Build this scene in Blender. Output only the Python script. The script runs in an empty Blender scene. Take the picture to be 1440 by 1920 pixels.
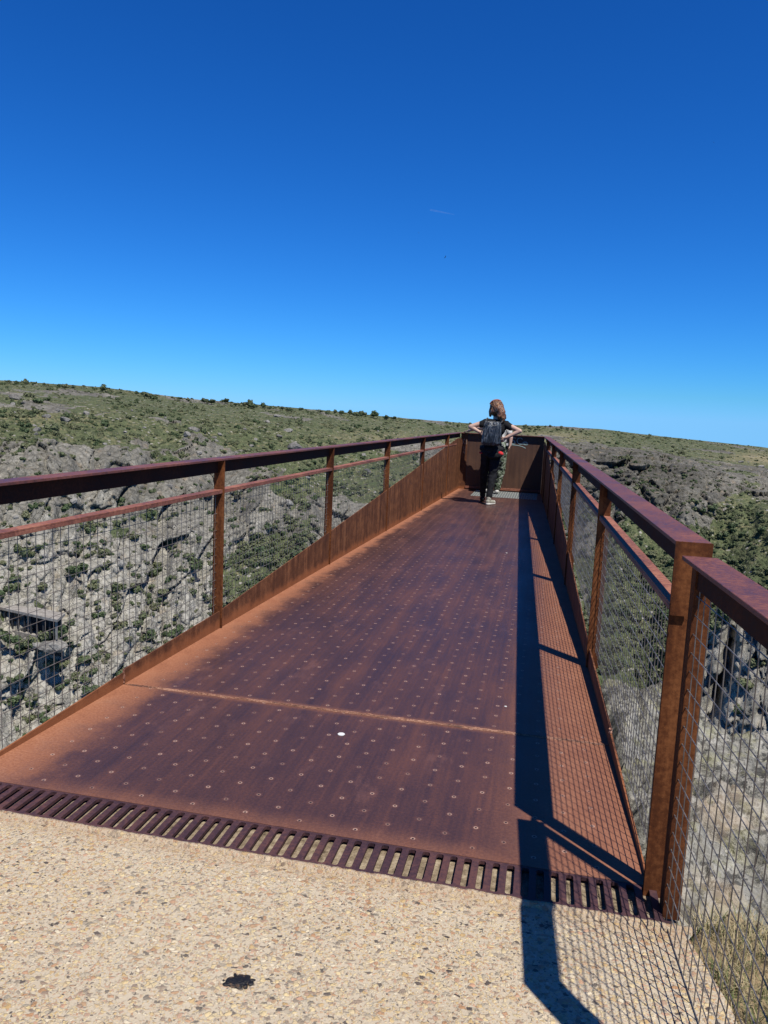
import bpy, bmesh, math, random
import numpy as np
from mathutils import Vector, Matrix, Quaternion

S = bpy.context.scene
COL = S.collection
rad = math.radians

# ------------------------------------------------------------------ camera
CAMZ = 1.42
F_PX = 1442.0
R3 = np.array([[0.97695962, 0.07027796, -0.20152148],
               [0.20872393, -0.11754211, 0.97088525],
               [0.04454458, -0.99057804, -0.12950259]])
cam_d = bpy.data.cameras.new("camera")
cam = bpy.data.objects.new("camera", cam_d)
COL.objects.link(cam)
cam_d.sensor_fit = 'VERTICAL'
cam_d.sensor_height = 24.0
cam_d.sensor_width = 18.0
cam_d.lens = F_PX / 1920.0 * 24.0
cam_d.clip_start = 0.05
cam_d.clip_end = 20000
mw = Matrix.Identity(4)
for i in range(3):
    mw[i][0] = R3[i, 0]; mw[i][1] = -R3[i, 1]; mw[i][2] = -R3[i, 2]
mw[2][3] = CAMZ
cam.matrix_world = mw
S.camera = cam

# ------------------------------------------------------------------ world, sun, exposure
SUN = Vector((0.411, -0.412, 1.085)).normalized()
W = bpy.data.worlds.new("World")
S.world = W
W.use_nodes = True
nt = W.node_tree
nt.nodes.clear()
sky = nt.nodes.new('ShaderNodeTexSky')
sky.sky_type = 'NISHITA'
sky.sun_disc = False
sky.sun_elevation = math.asin(SUN.z)
sky.sun_rotation = math.atan2(SUN.x, SUN.y)
sky.altitude = 700
sky.air_density = 1.0
tc_ = nt.nodes.new('ShaderNodeTexCoord'); sx_ = nt.nodes.new('ShaderNodeSeparateXYZ'); cx_ = nt.nodes.new('ShaderNodeCombineXYZ')
zm_ = nt.nodes.new('ShaderNodeMath'); zm_.operation = 'MAXIMUM'; zm_.inputs[1].default_value = 0.006    # the horizon sky carries on behind land that lies below eye level
nt.links.new(tc_.outputs['Generated'], sx_.inputs[0]); nt.links.new(sx_.outputs[2], zm_.inputs[0])
nt.links.new(sx_.outputs[0], cx_.inputs[0]); nt.links.new(sx_.outputs[1], cx_.inputs[1]); nt.links.new(zm_.outputs[0], cx_.inputs[2])
nt.links.new(cx_.outputs[0], sky.inputs[0])
sky.dust_density = 0.0
sky.ozone_density = 4.0
# the photograph's deep, saturated blue: per-channel grade of the physical sky
sep = nt.nodes.new('ShaderNodeSeparateColor'); cmb = nt.nodes.new('ShaderNodeCombineColor')
nt.links.new(sky.outputs[0], sep.inputs[0])
SKY_STRENGTH = 0.0685
for i, (gain, power) in enumerate(((0.322, 1.62), (0.767, 1.22), (1.398, 1.12))):
    p = nt.nodes.new('ShaderNodeMath'); p.operation = 'POWER'; p.inputs[1].default_value = power
    g0 = nt.nodes.new('ShaderNodeMath'); g0.operation = 'MULTIPLY'; g0.inputs[1].default_value = 0.10
    g1 = nt.nodes.new('ShaderNodeMath'); g1.operation = 'MULTIPLY'; g1.inputs[1].default_value = gain / 0.10
    nt.links.new(sep.outputs[i], g0.inputs[0]); nt.links.new(g0.outputs[0], p.inputs[0])
    nt.links.new(p.outputs[0], g1.inputs[0]); nt.links.new(g1.outputs[0], cmb.inputs[i])
gsrc = cmb.inputs[1].links[0].from_socket; bsrc = cmb.inputs[2].links[0].from_socket
mg_ = nt.nodes.new('ShaderNodeMath'); mg_.operation = 'MULTIPLY'; mg_.inputs[1].default_value = 1.74
mx_ = nt.nodes.new('ShaderNodeMath'); mx_.operation = 'MAXIMUM'
nt.links.new(gsrc, mg_.inputs[0]); nt.links.new(mg_.outputs[0], mx_.inputs[0]); nt.links.new(bsrc, mx_.inputs[1])
nt.links.new(mx_.outputs[0], cmb.inputs[2])
bg = nt.nodes.new('ShaderNodeBackground')
bg.inputs['Strength'].default_value = SKY_STRENGTH
out = nt.nodes.new('ShaderNodeOutputWorld')
nt.links.new(cmb.outputs[0], bg.inputs['Color'])
nt.links.new(bg.outputs[0], out.inputs[0])

sd = bpy.data.lights.new("sun", 'SUN')
sd.energy = 5.0
sd.angle = rad(0.5)
sd.color = (1.0, 0.955, 0.88)
so = bpy.data.objects.new("sun", sd)
COL.objects.link(so)
so.rotation_mode = 'QUATERNION'
so.rotation_quaternion = SUN.to_track_quat('Z', 'Y')
so.location = (20, -20, 40)

S.view_settings.view_transform = 'Standard'
S.view_settings.look = 'None'
S.view_settings.gamma = 1.0
S.view_settings.use_curve_mapping = False
S.view_settings.exposure = 0.545
S.cycles.max_bounces = 6
S.cycles.diffuse_bounces = 3
S.cycles.glossy_bounces = 3
S.cycles.transparent_max_bounces = 16
S.render.film_transparent = False

random.seed(7)
RNG = np.random.default_rng(11)

# ------------------------------------------------------------------ material helpers
ALB = 0.68   # real-world reflectances; the camera's exposure brings them back up
class M:
    def __init__(s, name, rough=0.8, spec=0.5, metal=0.0):
        s.m = bpy.data.materials.new(name)
        s.m.use_nodes = True
        s.t = s.m.node_tree
        s.b = s.t.nodes['Principled BSDF']
        s.b.inputs['Roughness'].default_value = rough
        s.b.inputs['Specular IOR Level'].default_value = spec
        s.b.inputs['Metallic'].default_value = metal
        s._c = None
    def n(s, typ, **kw):
        nd = s.t.nodes.new(typ)
        for k, v in kw.items():
            setattr(nd, k, v)
        return nd
    def put(s, sock, v):
        if isinstance(v, (int, float)):
            sock.default_value = v
        elif isinstance(v, (tuple, list)):
            sock.default_value = tuple(v) + ((1.0,) if len(v) == 3 and sock.type == 'RGBA' else ())
        else:
            s.t.links.new(v, sock)
    def co(s):
        if s._c is None:
            s._c = s.n('ShaderNodeTexCoord').outputs['Object']
        return s._c
    def map(s, scale=(1, 1, 1), rot=(0, 0, 0), src=None, loc=(0, 0, 0)):
        nd = s.n('ShaderNodeMapping')
        s.put(nd.inputs[0], src or s.co())
        nd.inputs['Scale'].default_value = scale
        nd.inputs['Rotation'].default_value = rot
        nd.inputs['Location'].default_value = loc
        return nd.outputs[0]
    def noise(s, scale=1.0, detail=4, rough=0.55, vec=None, dist=0.0):
        nd = s.n('ShaderNodeTexNoise')
        s.put(nd.inputs['Vector'], vec or s.co())
        nd.inputs['Scale'].default_value = scale
        nd.inputs['Detail'].default_value = detail
        nd.inputs['Roughness'].default_value = rough
        nd.inputs['Distortion'].default_value = dist
        return nd.outputs['Fac']
    def vor(s, scale=1.0, feature='F1', vec=None, out='Distance', rnd=1.0):
        nd = s.n('ShaderNodeTexVoronoi', feature=feature)
        s.put(nd.inputs['Vector'], vec or s.co())
        nd.inputs['Scale'].default_value = scale
        nd.inputs['Randomness'].default_value = rnd
        return nd.outputs[out]
    def ma(s, op, a, b=0.0, c=0.0, clamp=False):
        nd = s.n('ShaderNodeMath', operation=op)
        nd.use_clamp = clamp
        s.put(nd.inputs[0], a); s.put(nd.inputs[1], b); s.put(nd.inputs[2], c)
        return nd.outputs[0]
    def ss(s, x, lo, hi, a=0.0, b=1.0):
        nd = s.n('ShaderNodeMapRange', interpolation_type='SMOOTHSTEP')
        s.put(nd.inputs[0], x)
        for i, v in enumerate((lo, hi, a, b)):
            s.put(nd.inputs[i + 1], v)
        return nd.outputs[0]
    def mix(s, f, a, b, mode='MIX'):
        nd = s.n('ShaderNodeMix', data_type='RGBA', blend_type=mode)
        s.put(nd.inputs[0], f); s.put(nd.inputs[6], a); s.put(nd.inputs[7], b)
        return nd.outputs[2]
    def ramp(s, f, stops):
        nd = s.n('ShaderNodeValToRGB')
        s.put(nd.inputs[0], f)
        e = nd.color_ramp.elements
        while len(e) < len(stops):
            e.new(0.5)
        for k, (p, c) in enumerate(stops):
            e[k].position = p
            e[k].color = tuple(c) + (1.0,)
        return nd.outputs[0]
    def xyz(s, v=None):
        nd = s.n('ShaderNodeSeparateXYZ')
        s.put(nd.inputs[0], v or s.co())
        return nd.outputs
    def attr(s, name):
        nd = s.n('ShaderNodeAttribute', attribute_name=name)
        return nd.outputs['Fac']
    def rnd(s):
        return s.n('ShaderNodeObjectInfo').outputs['Random']
    def color(s, v):
        if isinstance(v, tuple):
            s.put(s.b.inputs['Base Color'], tuple(c * ALB for c in v))
        else:
            s.put(s.b.inputs['Base Color'], s.mix(1.0, v, (ALB, ALB, ALB), 'MULTIPLY'))
        return s
    def rough(s, v):
        s.put(s.b.inputs['Roughness'], v); return s
    def bump(s, h, strength=0.5, dist=0.01):
        nd = s.n('ShaderNodeBump')
        nd.inputs['Strength'].default_value = strength
        nd.inputs['Distance'].default_value = dist
        s.put(nd.inputs['Height'], h)
        s.t.links.new(nd.outputs[0], s.b.inputs['Normal'])
        return s

# ------------------------------------------------------------------ object helpers
def tag(o, label=None, cat=None, group=None, kind=None):
    if label: o['label'] = label
    if cat: o['category'] = cat
    if group: o['group'] = group
    if kind: o['kind'] = kind
    return o

def empty(name, loc, label, cat, group=None, rz=0.0):
    o = bpy.data.objects.new(name, None)
    COL.objects.link(o)
    o.location = loc
    o.rotation_euler = (0, 0, rz)
    o.empty_display_size = 0.1
    return tag(o, label, cat, group)

def link(name, me, mat=None, parent=None, smooth=False):
    o = bpy.data.objects.new(name, me)
    COL.objects.link(o)
    if mat is not None:
        me.materials.append(mat.m if isinstance(mat, M) else mat)
    if parent is not None:
        o.parent = parent
        bpy.context.view_layer.update()
        o.matrix_parent_inverse = parent.matrix_world.inverted()
    if smooth:
        me.polygons.foreach_set('use_smooth', np.ones(len(me.polygons), bool))
    return o

class MB:
    """collects geometry for one mesh"""
    def __init__(s):
        s.v = []; s.f = []
    def quadbox(s, lo8):
        b = len(s.v)
        s.v += [tuple(p) for p in lo8]
        for q in ((0, 3, 2, 1), (4, 5, 6, 7), (0, 1, 5, 4), (1, 2, 6, 5), (2, 3, 7, 6), (3, 0, 4, 7)):
            s.f.append(tuple(b + i for i in q))
    def box(s, x0, x1, y0, y1, z0, z1):
        s.quadbox([(x0, y0, z0), (x1, y0, z0), (x1, y1, z0), (x0, y1, z0),
                   (x0, y0, z1), (x1, y0, z1), (x1, y1, z1), (x0, y1, z1)])
    def prism(s, poly, axis_vec, closed=True):
        """poly: list of 3d points (planar), extruded along axis_vec"""
        b = len(s.v); n = len(poly); a = Vector(axis_vec)
        s.v += [tuple(p) for p in poly] + [tuple(Vector(p) + a) for p in poly]
        s.f.append(tuple(b + i for i in range(n))[::-1])
        s.f.append(tuple(b + n + i for i in range(n)))
        for i in range(n):
            j = (i + 1) % n
            s.f.append((b + i, b + j, b + n + j, b + n + i))
    def tube(s, pts, r, k=6, caps=True):
        pts = [Vector(p) for p in pts]
        if not isinstance(r, (list, tuple)):
            r = [r] * len(pts)
        b = len(s.v)
        up = Vector((0, 0, 1))
        for i, p in enumerate(pts):
            d = (pts[min(i + 1, len(pts) - 1)] - pts[max(i - 1, 0)]).normalized()
            a = d.cross(up if abs(d.z) < 0.95 else Vector((1, 0, 0))).normalized()
            c = d.cross(a)
            for j in range(k):
                t = 2 * math.pi * (j + 0.5) / k
                s.v.append(tuple(p + (a * math.cos(t) + c * math.sin(t)) * r[i]))
        for i in range(len(pts) - 1):
            for j in range(k):
                j2 = (j + 1) % k
                s.f.append((b + i * k + j, b + i * k + j2, b + (i + 1) * k + j2, b + (i + 1) * k + j))
        if caps:
            s.f.append(tuple(b + j for j in range(k)))
            e = b + (len(pts) - 1) * k
            s.f.append(tuple(e + j for j in range(k))[::-1])
    def mesh(s, name, bevel=0.0, seg=1):
        me = bpy.data.meshes.new(name)
        me.from_pydata(s.v, [], s.f)
        bm = bmesh.new(); bm.from_mesh(me)
        bmesh.ops.recalc_face_normals(bm, faces=bm.faces[:])
        if bevel:
            bmesh.ops.bevel(bm, geom=[e for e in bm.edges if len(e.link_faces) == 2 and e.calc_face_angle(0) > 0.5],
                            offset=bevel, segments=seg, affect='EDGES', clamp_overlap=True)
        bm.to_mesh(me); bm.free()
        me.update()
        return me
    def build(s, name, mat, parent=None, bevel=0.0, seg=1, smooth=False):
        return link(name, s.mesh(name, bevel, seg), mat, parent, smooth)

def np_mesh(name, V, Fq):
    """V (n,3) float, Fq (m,k) int"""
    me = bpy.data.meshes.new(name)
    V = np.ascontiguousarray(V, dtype=np.float32); Fq = np.ascontiguousarray(Fq, dtype=np.int32)
    m, k = Fq.shape
    me.vertices.add(len(V)); me.vertices.foreach_set('co', V.ravel())
    me.loops.add(m * k); me.loops.foreach_set('vertex_index', Fq.ravel())
    me.polygons.add(m)
    me.polygons.foreach_set('loop_start', np.arange(0, m * k, k, dtype=np.int32))
    me.polygons.foreach_set('loop_total', np.full(m, k, dtype=np.int32))
    me.update(calc_edges=True)
    me.validate()
    return me

def set_attr(me, name, arr):
    a = me.attributes.new(name, 'FLOAT', 'POINT')
    a.data.foreach_set('value', np.ascontiguousarray(arr, dtype=np.float32).ravel())

# ------------------------------------------------------------------ numpy noise
_perm = np.random.default_rng(3).permutation(512)
_g = np.random.default_rng(4).normal(size=(512, 3)); _g /= np.linalg.norm(_g, axis=1)[:, None]
_rv = np.random.default_rng(5).random((512, 8))
def _h(i, j, k):
    return _perm[(_perm[(_perm[i & 511] + j) & 511] + k) & 511]
def perlin(P):
    I = np.floor(P).astype(np.int64); f = P - I
    u = f * f * f * (f * (f * 6 - 15) + 10)
    res = 0
    for a in (0, 1):
        for b in (0, 1):
            for c in (0, 1):
                g = _g[_h(I[:, 0] + a, I[:, 1] + b, I[:, 2] + c)]
                d = g[:, 0] * (f[:, 0] - a) + g[:, 1] * (f[:, 1] - b) + g[:, 2] * (f[:, 2] - c)
                w = (u[:, 0] if a else 1 - u[:, 0]) * (u[:, 1] if b else 1 - u[:, 1]) * (u[:, 2] if c else 1 - u[:, 2])
                res = res + d * w
    return res * 1.5
def fbm(P, oct=4, gain=0.5, lac=2.03):
    r = 0; a = 1.0
    for o in range(oct):
        r = r + a * perlin(P + 17.3 * o); P = P * lac; a *= gain
    return r
def blocks(P):
    """faceted voronoi: per-cell offset + tilted plane, and crack distance"""
    I = np.floor(P).astype(np.int64)
    f1 = np.full(len(P), 9.0); f2 = np.full(len(P), 9.0)
    hid = np.zeros(len(P), np.int64); dv = np.zeros_like(P)
    for a in (-1, 0, 1):
        for b in (-1, 0, 1):
            for c in (-1, 0, 1):
                h = _h(I[:, 0] + a, I[:, 1] + b, I[:, 2] + c)
                cpt = I + np.array([a, b, c]) + 0.1 + 0.8 * _rv[h, :3]
                d = P - cpt
                dd = np.sqrt((d * d).sum(1))
                new = dd < f1
                f2 = np.where(new, f1, np.minimum(f2, dd))
                hid = np.where(new, h, hid)
                dv = np.where(new[:, None], d, dv)
                f1 = np.where(new, dd, f1)
    val = 0.55 * (_rv[hid, 3] - 0.5) + ((_rv[hid, 4:7] - 0.5) * dv).sum(1) * 1.7
    return val, f2 - f1, _rv[hid, 7]
def sst(x, a, b):
    t = np.clip((x - a) / (b - a), 0, 1); return t * t * (3 - 2 * t)

def ray(u, v):
    return R3 @ np.array([u - 720.0, v - 960.0, F_PX])
def project(P):
    c = (np.asarray(P) - np.array([0, 0, CAMZ])) @ R3
    return np.stack([720 + F_PX * c[..., 0] / c[..., 2], 960 + F_PX * c[..., 1] / c[..., 2]], -1)

# ------------------------------------------------------------------ layout of the walkway (metres, deck top z = 0)
LA, LB = -2.111, 0.0324          # left deck edge  x = LA + LB*y
RA, RB = 0.482, -0.0365          # right deck edge x = RA + RB*y
Y_PLATE, Y_SLOT, Y_WELD, Y_END = 2.178, 2.352, 3.39, 14.9
def xl(y): return LA + LB * y
def xr(y): return RA + RB * y
POSTS = [2.332, 4.47, 6.72, 8.92, 11.1, 13.3]
def panel_top(y):
    return float(np.interp(y, [2.2, 2.36, 3.389, 3.391, 4.47, 6.72, 14.40, 15], [0.0, 0.01, 0.06, 0.076, 0.112, 0.302, 0.985, 0.985]))

# ------------------------------------------------------------------ materials: weathering steel
def corten(name, dark, mid, light, rough=0.55, spec=0.5, scale=1.0, streak=True, bias=0.5, specks=False):
    m = M(name, rough=rough, spec=spec)
    big = m.noise(3.0 * scale, 5, 0.6)
    fine = m.noise(60 * scale, 3, 0.6)
    grain = m.noise(260 * scale, 2, 0.6)
    st = m.noise(1.0, 4, 0.6, vec=m.map((22 * scale, 22 * scale, 0.9)))
    f = m.ma('ADD', m.ma('MULTIPLY', big, 0.55), m.ma('MULTIPLY', fine, 0.45))
    if streak:
        f = m.ma('ADD', m.ma('MULTIPLY', f, 0.6), m.ma('MULTIPLY', st, 0.4))
    f = m.ma('ADD', f, bias - 0.5)
    c = m.ramp(f, [(0.39, dark), (0.5, mid), (0.61, light)])
    g = m.ss(grain, 0.62, 0.75)
    c = m.mix(m.ma('MULTIPLY', g, 0.8), c, tuple(min(1, v * 1.25) for v in light))
    pit = m.ss(m.noise(120 * scale, 3, 0.7, vec=m.map(loc=(3, 1, 2))), 0.60, 0.70)
    c = m.mix(m.ma('MULTIPLY', pit, 0.5), c, tuple(v * 0.6 for v in dark))
    if specks:
        sp = m.ma('LESS_THAN', m.vor(5.0), 0.035)
        gate = m.ma('GREATER_THAN', m.vor(5.0, out='Color'), 0.6)
        c = m.mix(m.ma('MULTIPLY', sp, gate), c, (0.75, 0.72, 0.68))
    m.color(c)
    m.rough(m.ss(f, 0.3, 0.7, rough - 0.08, rough + 0.2))
    m.bump(m.ma('ADD', fine, m.ma('MULTIPLY', grain, 0.5)), 0.25, 0.002)
    return m

MAT = {}
MAT['rail'] = corten('corten_handrail', (0.095, 0.034, 0.027), (0.160, 0.055, 0.040), (0.24, 0.085, 0.055), rough=0.46, spec=0.34, streak=False, specks=True)
MAT['mid'] = corten('corten_mid_rail', (0.15, 0.05, 0.028), (0.26, 0.088, 0.05), (0.38, 0.15, 0.085), rough=0.6, streak=False)
MAT['post'] = corten('corten_post', (0.052, 0.016, 0.006), (0.118, 0.036, 0.011), (0.25, 0.090, 0.030), rough=0.75, spec=0.15)
MAT['shaded_web'] = corten('corten_web_shaded', (0.030, 0.011, 0.007), (0.048, 0.017, 0.010), (0.08, 0.028, 0.016), rough=0.8, spec=0.15, streak=False)  # darker rust colour: paints in the shade below the overhanging top plate
MAT['wall'] = corten('corten_wall', (0.060, 0.025, 0.014), (0.085, 0.036, 0.019), (0.125, 0.055, 0.028), rough=0.62)

def panel_mat():
    m = M('corten_panel', rough=0.7, spec=0.2)
    X = m.xyz()
    st = m.noise(1.0, 5, 0.65, vec=m.map((3.0, 14.0, 0.55)))
    st2 = m.noise(1.0, 3, 0.6, vec=m.map((3.0, 5.5, 0.25), loc=(3, 7, 1)))
    blot = m.noise(9.0, 5, 0.65)
    fine = m.noise(110, 3, 0.6)
    f = m.ma('ADD', m.ma('MULTIPLY', st, 0.45), m.ma('ADD', m.ma('MULTIPLY', blot, 0.35), m.ma('MULTIPLY', fine, 0.2)))
    c = m.ramp(f, [(0.38, (0.075, 0.028, 0.013)), (0.49, (0.130, 0.049, 0.022)), (0.60, (0.27, 0.110, 0.047))])
    pale = m.ss(st2, 0.60, 0.72)
    c = m.mix(m.ma('MULTIPLY', pale, 0.5), c, (0.30, 0.135, 0.065))
    # rust washed down onto the foot of the sheet near the walkway's start
    foot = m.ma('MULTIPLY', m.ss(m.ma('ADD', X[2], m.ma('MULTIPLY', blot, -0.12)), 0.02, -0.04), 0.7)
    c = m.mix(foot, c, (0.34, 0.12, 0.045))
    spk = m.ma('MULTIPLY', m.ss(m.noise(42, 3, 0.7), 0.63, 0.72), m.ss(m.noise(5, 2), 0.42, 0.6))
    c = m.mix(m.ma('MULTIPLY', spk, 0.55), c, (0.40, 0.22, 0.11))
    m.color(c); m.bump(m.ma('ADD', fine, m.ma('MULTIPLY', blot, 0.6)), 0.3, 0.003)
    return m
MAT['panel'] = panel_mat()

def deck_mat():
    m = M('corten_deck', rough=0.45, spec=0.38)
    X = m.xyz()
    x, y, z = X[0], X[1], X[2]
    dl = m.ma('SUBTRACT', x, m.ma('MULTIPLY_ADD', y, LB, LA))
    dr = m.ma('SUBTRACT', m.ma('MULTIPLY_ADD', y, RB, RA), x)
    n1 = m.noise(5.0, 7, 0.68)
    blo = m.noise(1.7, 6, 0.66)
    n2 = m.noise(1.0, 5, 0.62, vec=m.map((9.0, 1.1, 1)))
    n3 = m.noise(1.0, 3, 0.6, vec=m.map((70.0, 1.6, 1)))
    fine = m.noise(95, 4, 0.65)
    grain = m.noise(330, 2, 0.6)
    n1c = m.ma('SUBTRACT', n1, 0.5)
    # untrodden, still orange margins along both sides, wider near the start
    wl = m.ss(y, 2.2, 8.0, 0.27, 0.13)
    el = m.ss(m.ma('ADD', dl, m.ma('MULTIPLY', n1c, 0.42)), m.ma('MULTIPLY', wl, 1.25), m.ma('MULTIPLY', wl, 0.10))
    wr = m.ss(y, 2.4, 7.0, 0.52, 0.34)
    er = m.ss(m.ma('ADD', dr, m.ma('MULTIPLY', n1c, 0.22)), m.ma('MULTIPLY', wr, 1.15), m.ma('MULTIPLY', wr, 0.25))
    es = m.ss(m.ma('ADD', y, m.ma('MULTIPLY', n1c, 0.12)), 2.47, 2.33)
    ew = m.ss(m.ma('ABSOLUTE', m.ma('SUBTRACT', y, Y_WELD)), 0.05, 0.008)
    edge = m.ma('MAXIMUM', el, m.ma('MULTIPLY', er, 0.75))
    edge = m.ma('MAXIMUM', edge, m.ma('MULTIPLY', es, 0.38))
    edge = m.ma('MAXIMUM', edge, m.ma('MULTIPLY', ew, 0.35))
    f = m.ma('ADD', m.ma('MULTIPLY', n2, 0.34), m.ma('ADD', m.ma('MULTIPLY', n3, 0.16), m.ma('ADD', m.ma('MULTIPLY', fine, 0.26), m.ma('MULTIPLY', blo, 0.24))))
    worn = m.ramp(f, [(0.36, (0.036, 0.021, 0.022)), (0.48, (0.072, 0.034, 0.029)), (0.60, (0.128, 0.052, 0.035))])
    fo = m.ma('ADD', m.ma('MULTIPLY', n1, 0.5), m.ma('MULTIPLY', fine, 0.5))
    orange = m.ramp(fo, [(0.30, (0.20, 0.070, 0.036)), (0.5, (0.34, 0.135, 0.066)), (0.7, (0.48, 0.225, 0.125))])
    c = m.mix(edge, worn, orange)
    # rows of small pierced anti-slip studs, every second column staggered
    px = m.ma('DIVIDE', x, 0.1)
    col = m.ma('FLOOR', px)
    odd = m.ma('MODULO', m.ma('ADD', col, 100.0), 2.0)
    fx = m.ma('MULTIPLY', m.ma('SUBTRACT', m.ma('FRACT', px), 0.5), 0.1)
    py = m.ma('ADD', m.ma('DIVIDE', y, 0.13), m.ma('MULTIPLY', odd, 0.5))
    fy = m.ma('MULTIPLY', m.ma('SUBTRACT', m.ma('FRACT', py), 0.5), 0.13)
    d = m.ma('SQRT', m.ma('ADD', m.ma('MULTIPLY', fx, fx), m.ma('MULTIPLY', fy, fy)))
    ok = m.ma('MULTIPLY', m.ma('GREATER_THAN', dl, 0.10), m.ma('GREATER_THAN', dr, 0.10))
    ok = m.ma('MULTIPLY', ok, m.ma('GREATER_THAN', y, 2.40))
    ok = m.ma('MULTIPLY', ok, m.ma('LESS_THAN', y, 13.6))
    hole = m.ma('MULTIPLY', m.ss(d, 0.0042, 0.0030), ok)
    ring = m.ma('MULTIPLY', m.ss(m.ma('ABSOLUTE', m.ma('SUBTRACT', d, 0.0062)), 0.0034, 0.0010), ok)
    halo = m.ma('MULTIPLY', m.ss(d, 0.020, 0.006), ok)
    scuff = m.ma('MULTIPLY', m.ss(m.noise(1.0, 6, 0.7, vec=m.map((5.0, 2.2, 1), rot=(0, 0, .3), loc=(4, 2, 0))), 0.56, 0.70), 0.30)
    c = m.mix(scuff, c, (0.23, 0.105, 0.075))
    drt = m.ss(m.noise(150, 3, 0.7), 0.66, 0.74)
    c = m.mix(m.ma('MULTIPLY', drt, 0.35), c, (0.36, 0.20, 0.13))
    c = m.mix(m.ma('MULTIPLY', halo, 0.16), c, (0.30, 0.12, 0.07))
    c = m.mix(m.ma('MULTIPLY', ring, m.ss(m.noise(7.3, 2, .5), .35, .65, 0.25, 0.80)), c, (0.50, 0.32, 0.24))
    c = m.mix(hole, c, (0.012, 0.009, 0.009))
    m.color(c)
    ro = m.ss(f, 0.3, 0.7, 0.34, 0.52)
    m.rough(m.ma('ADD', ro, m.ma('MULTIPLY', edge, 0.28)))
    h = m.ma('ADD', m.ma('MULTIPLY', fine, 0.6), m.ma('ADD', m.ma('MULTIPLY', grain, 0.35), m.ma('MULTIPLY', n3, 0.5)))
    h = m.ma('ADD', h, m.ma('MULTIPLY', ring, 1.6))
    h = m.ma('SUBTRACT', h, m.ma('MULTIPLY', hole, 2.0))
    m.bump(h, 0.30, 0.003)
    return m
MAT['deck'] = deck_mat()
MAT['slot'] = corten('corten_slotted_strip', (0.048, 0.026, 0.032), (0.070, 0.034, 0.038), (0.115, 0.05, 0.045), rough=0.55, spec=0.22, streak=False)
MAT['weld'] = corten('weld_rust', (0.10, 0.04, 0.025), (0.26, 0.11, 0.06), (0.46, 0.24, 0.15), rough=0.6, streak=False, scale=2.0)

def wire_mat():
    m = M('wire', rough=0.5, spec=0.5, metal=0.35)
    n = m.noise(14, 4)
    m.color(m.ramp(n, [(0.35, (0.135, 0.11, 0.088)), (0.55, (0.21, 0.18, 0.155)), (0.7, (0.30, 0.275, 0.245))]))
    return m
MAT['wire'] = wire_mat()

def concrete_mat():
    m = M('exposed_aggregate', rough=0.85, spec=0.3)
    big = m.noise(1.6, 4, 0.6)
    wob = m.n('ShaderNodeTexNoise'); m.put(wob.inputs['Vector'], m.co()); wob.inputs['Scale'].default_value = 70
    vec = m.n('ShaderNodeVectorMath', operation='MULTIPLY_ADD')
    m.put(vec.inputs[0], wob.outputs['Color']); vec.inputs[1].default_value = (0.016,) * 3; m.put(vec.inputs[2], m.co())
    v = vec.outputs[0]
    va = m.map((1, 1.25, 1), (0, 0, 0.6), src=v)
    d1 = m.vor(74, vec=va); c1 = m.vor(74, vec=va, out='Color')
    e1 = m.vor(74, 'DISTANCE_TO_EDGE', vec=va)
    d2 = m.vor(175, vec=v); c2 = m.vor(175, vec=v, out='Color')
    e2 = m.vor(175, 'DISTANCE_TO_EDGE', vec=v)
    fine = m.noise(420, 3, 0.7)
    mat = m.mix(fine, (0.40, 0.325, 0.225), (0.74, 0.635, 0.465))
    s1 = m.n('ShaderNodeSeparateColor'); m.put(s1.inputs[0], c1)
    s2 = m.n('ShaderNodeSeparateColor'); m.put(s2.inputs[0], c2)
    stops = [(0.0, (0.62, 0.50, 0.31)), (0.18, (0.74, 0.58, 0.30)), (0.32, (0.55, 0.36, 0.15)), (0.44, (0.78, 0.68, 0.48)),
             (0.56, (0.44, 0.24, 0.11)), (0.66, (0.62, 0.36, 0.22)), (0.76, (0.28, 0.22, 0.16)), (0.86, (0.58, 0.50, 0.36)), (0.95, (0.09, 0.07, 0.06))]
    p1 = m.ramp(s1.outputs[0], stops); p2 = m.ramp(s2.outputs[0], stops)
    k1 = m.ma('MULTIPLY', m.ss(e1, 0.02, 0.10), m.ma('GREATER_THAN', m.ma('ADD', s1.outputs[1], m.ma('MULTIPLY', big, 0.5)), 0.92))
    k2 = m.ma('MULTIPLY', m.ss(e2, 0.02, 0.12), m.ma('GREATER_THAN', s2.outputs[1], 0.40))
    c = m.mix(m.ma('MULTIPLY', k2, 0.95), mat, p2)
    c = m.mix(k1, c, p1)
    # dark gaps round the stones
    gap = m.ma('MULTIPLY', m.ss(e1, 0.06, 0.0), m.ma('MULTIPLY', m.ss(fine, 0.45, 0.65), 0.75))
    c = m.mix(gap, c, (0.20, 0.16, 0.11))
    c = m.mix(m.ss(big, 0.35, 0.7, 0.0, 0.20), c, (0.70, 0.61, 0.45))
    stain = m.ss(m.noise(2.3, 5, 0.65, vec=m.map(loc=(2, 6, 0))), 0.54, 0.72, 0.0, 0.28)
    c = m.mix(stain, c, (0.34, 0.26, 0.17))
    c = m.mix(1.0, c, (0.98, 0.965, 0.955), 'MULTIPLY')
    rusty = m.ma('MULTIPLY', m.ss(m.ma('ADD', m.xyz()[1], m.ma('MULTIPLY', fine, 0.05)), 2.09, 2.20), 0.35)
    c = m.mix(rusty, c, (0.36, 0.22, 0.12))
    m.color(c)
    h = m.ma('ADD', m.ma('MULTIPLY', k1, m.ma('SUBTRACT', 1.0, d1)), m.ma('MULTIPLY', k2, m.ma('MULTIPLY', m.ma('SUBTRACT', 1.0, d2), 0.5)))
    h = m.ma('ADD', h, m.ma('MULTIPLY', fine, 0.45))
    m.bump(h, 0.85, 0.004)
    return m
MAT['concrete'] = concrete_mat()

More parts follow.
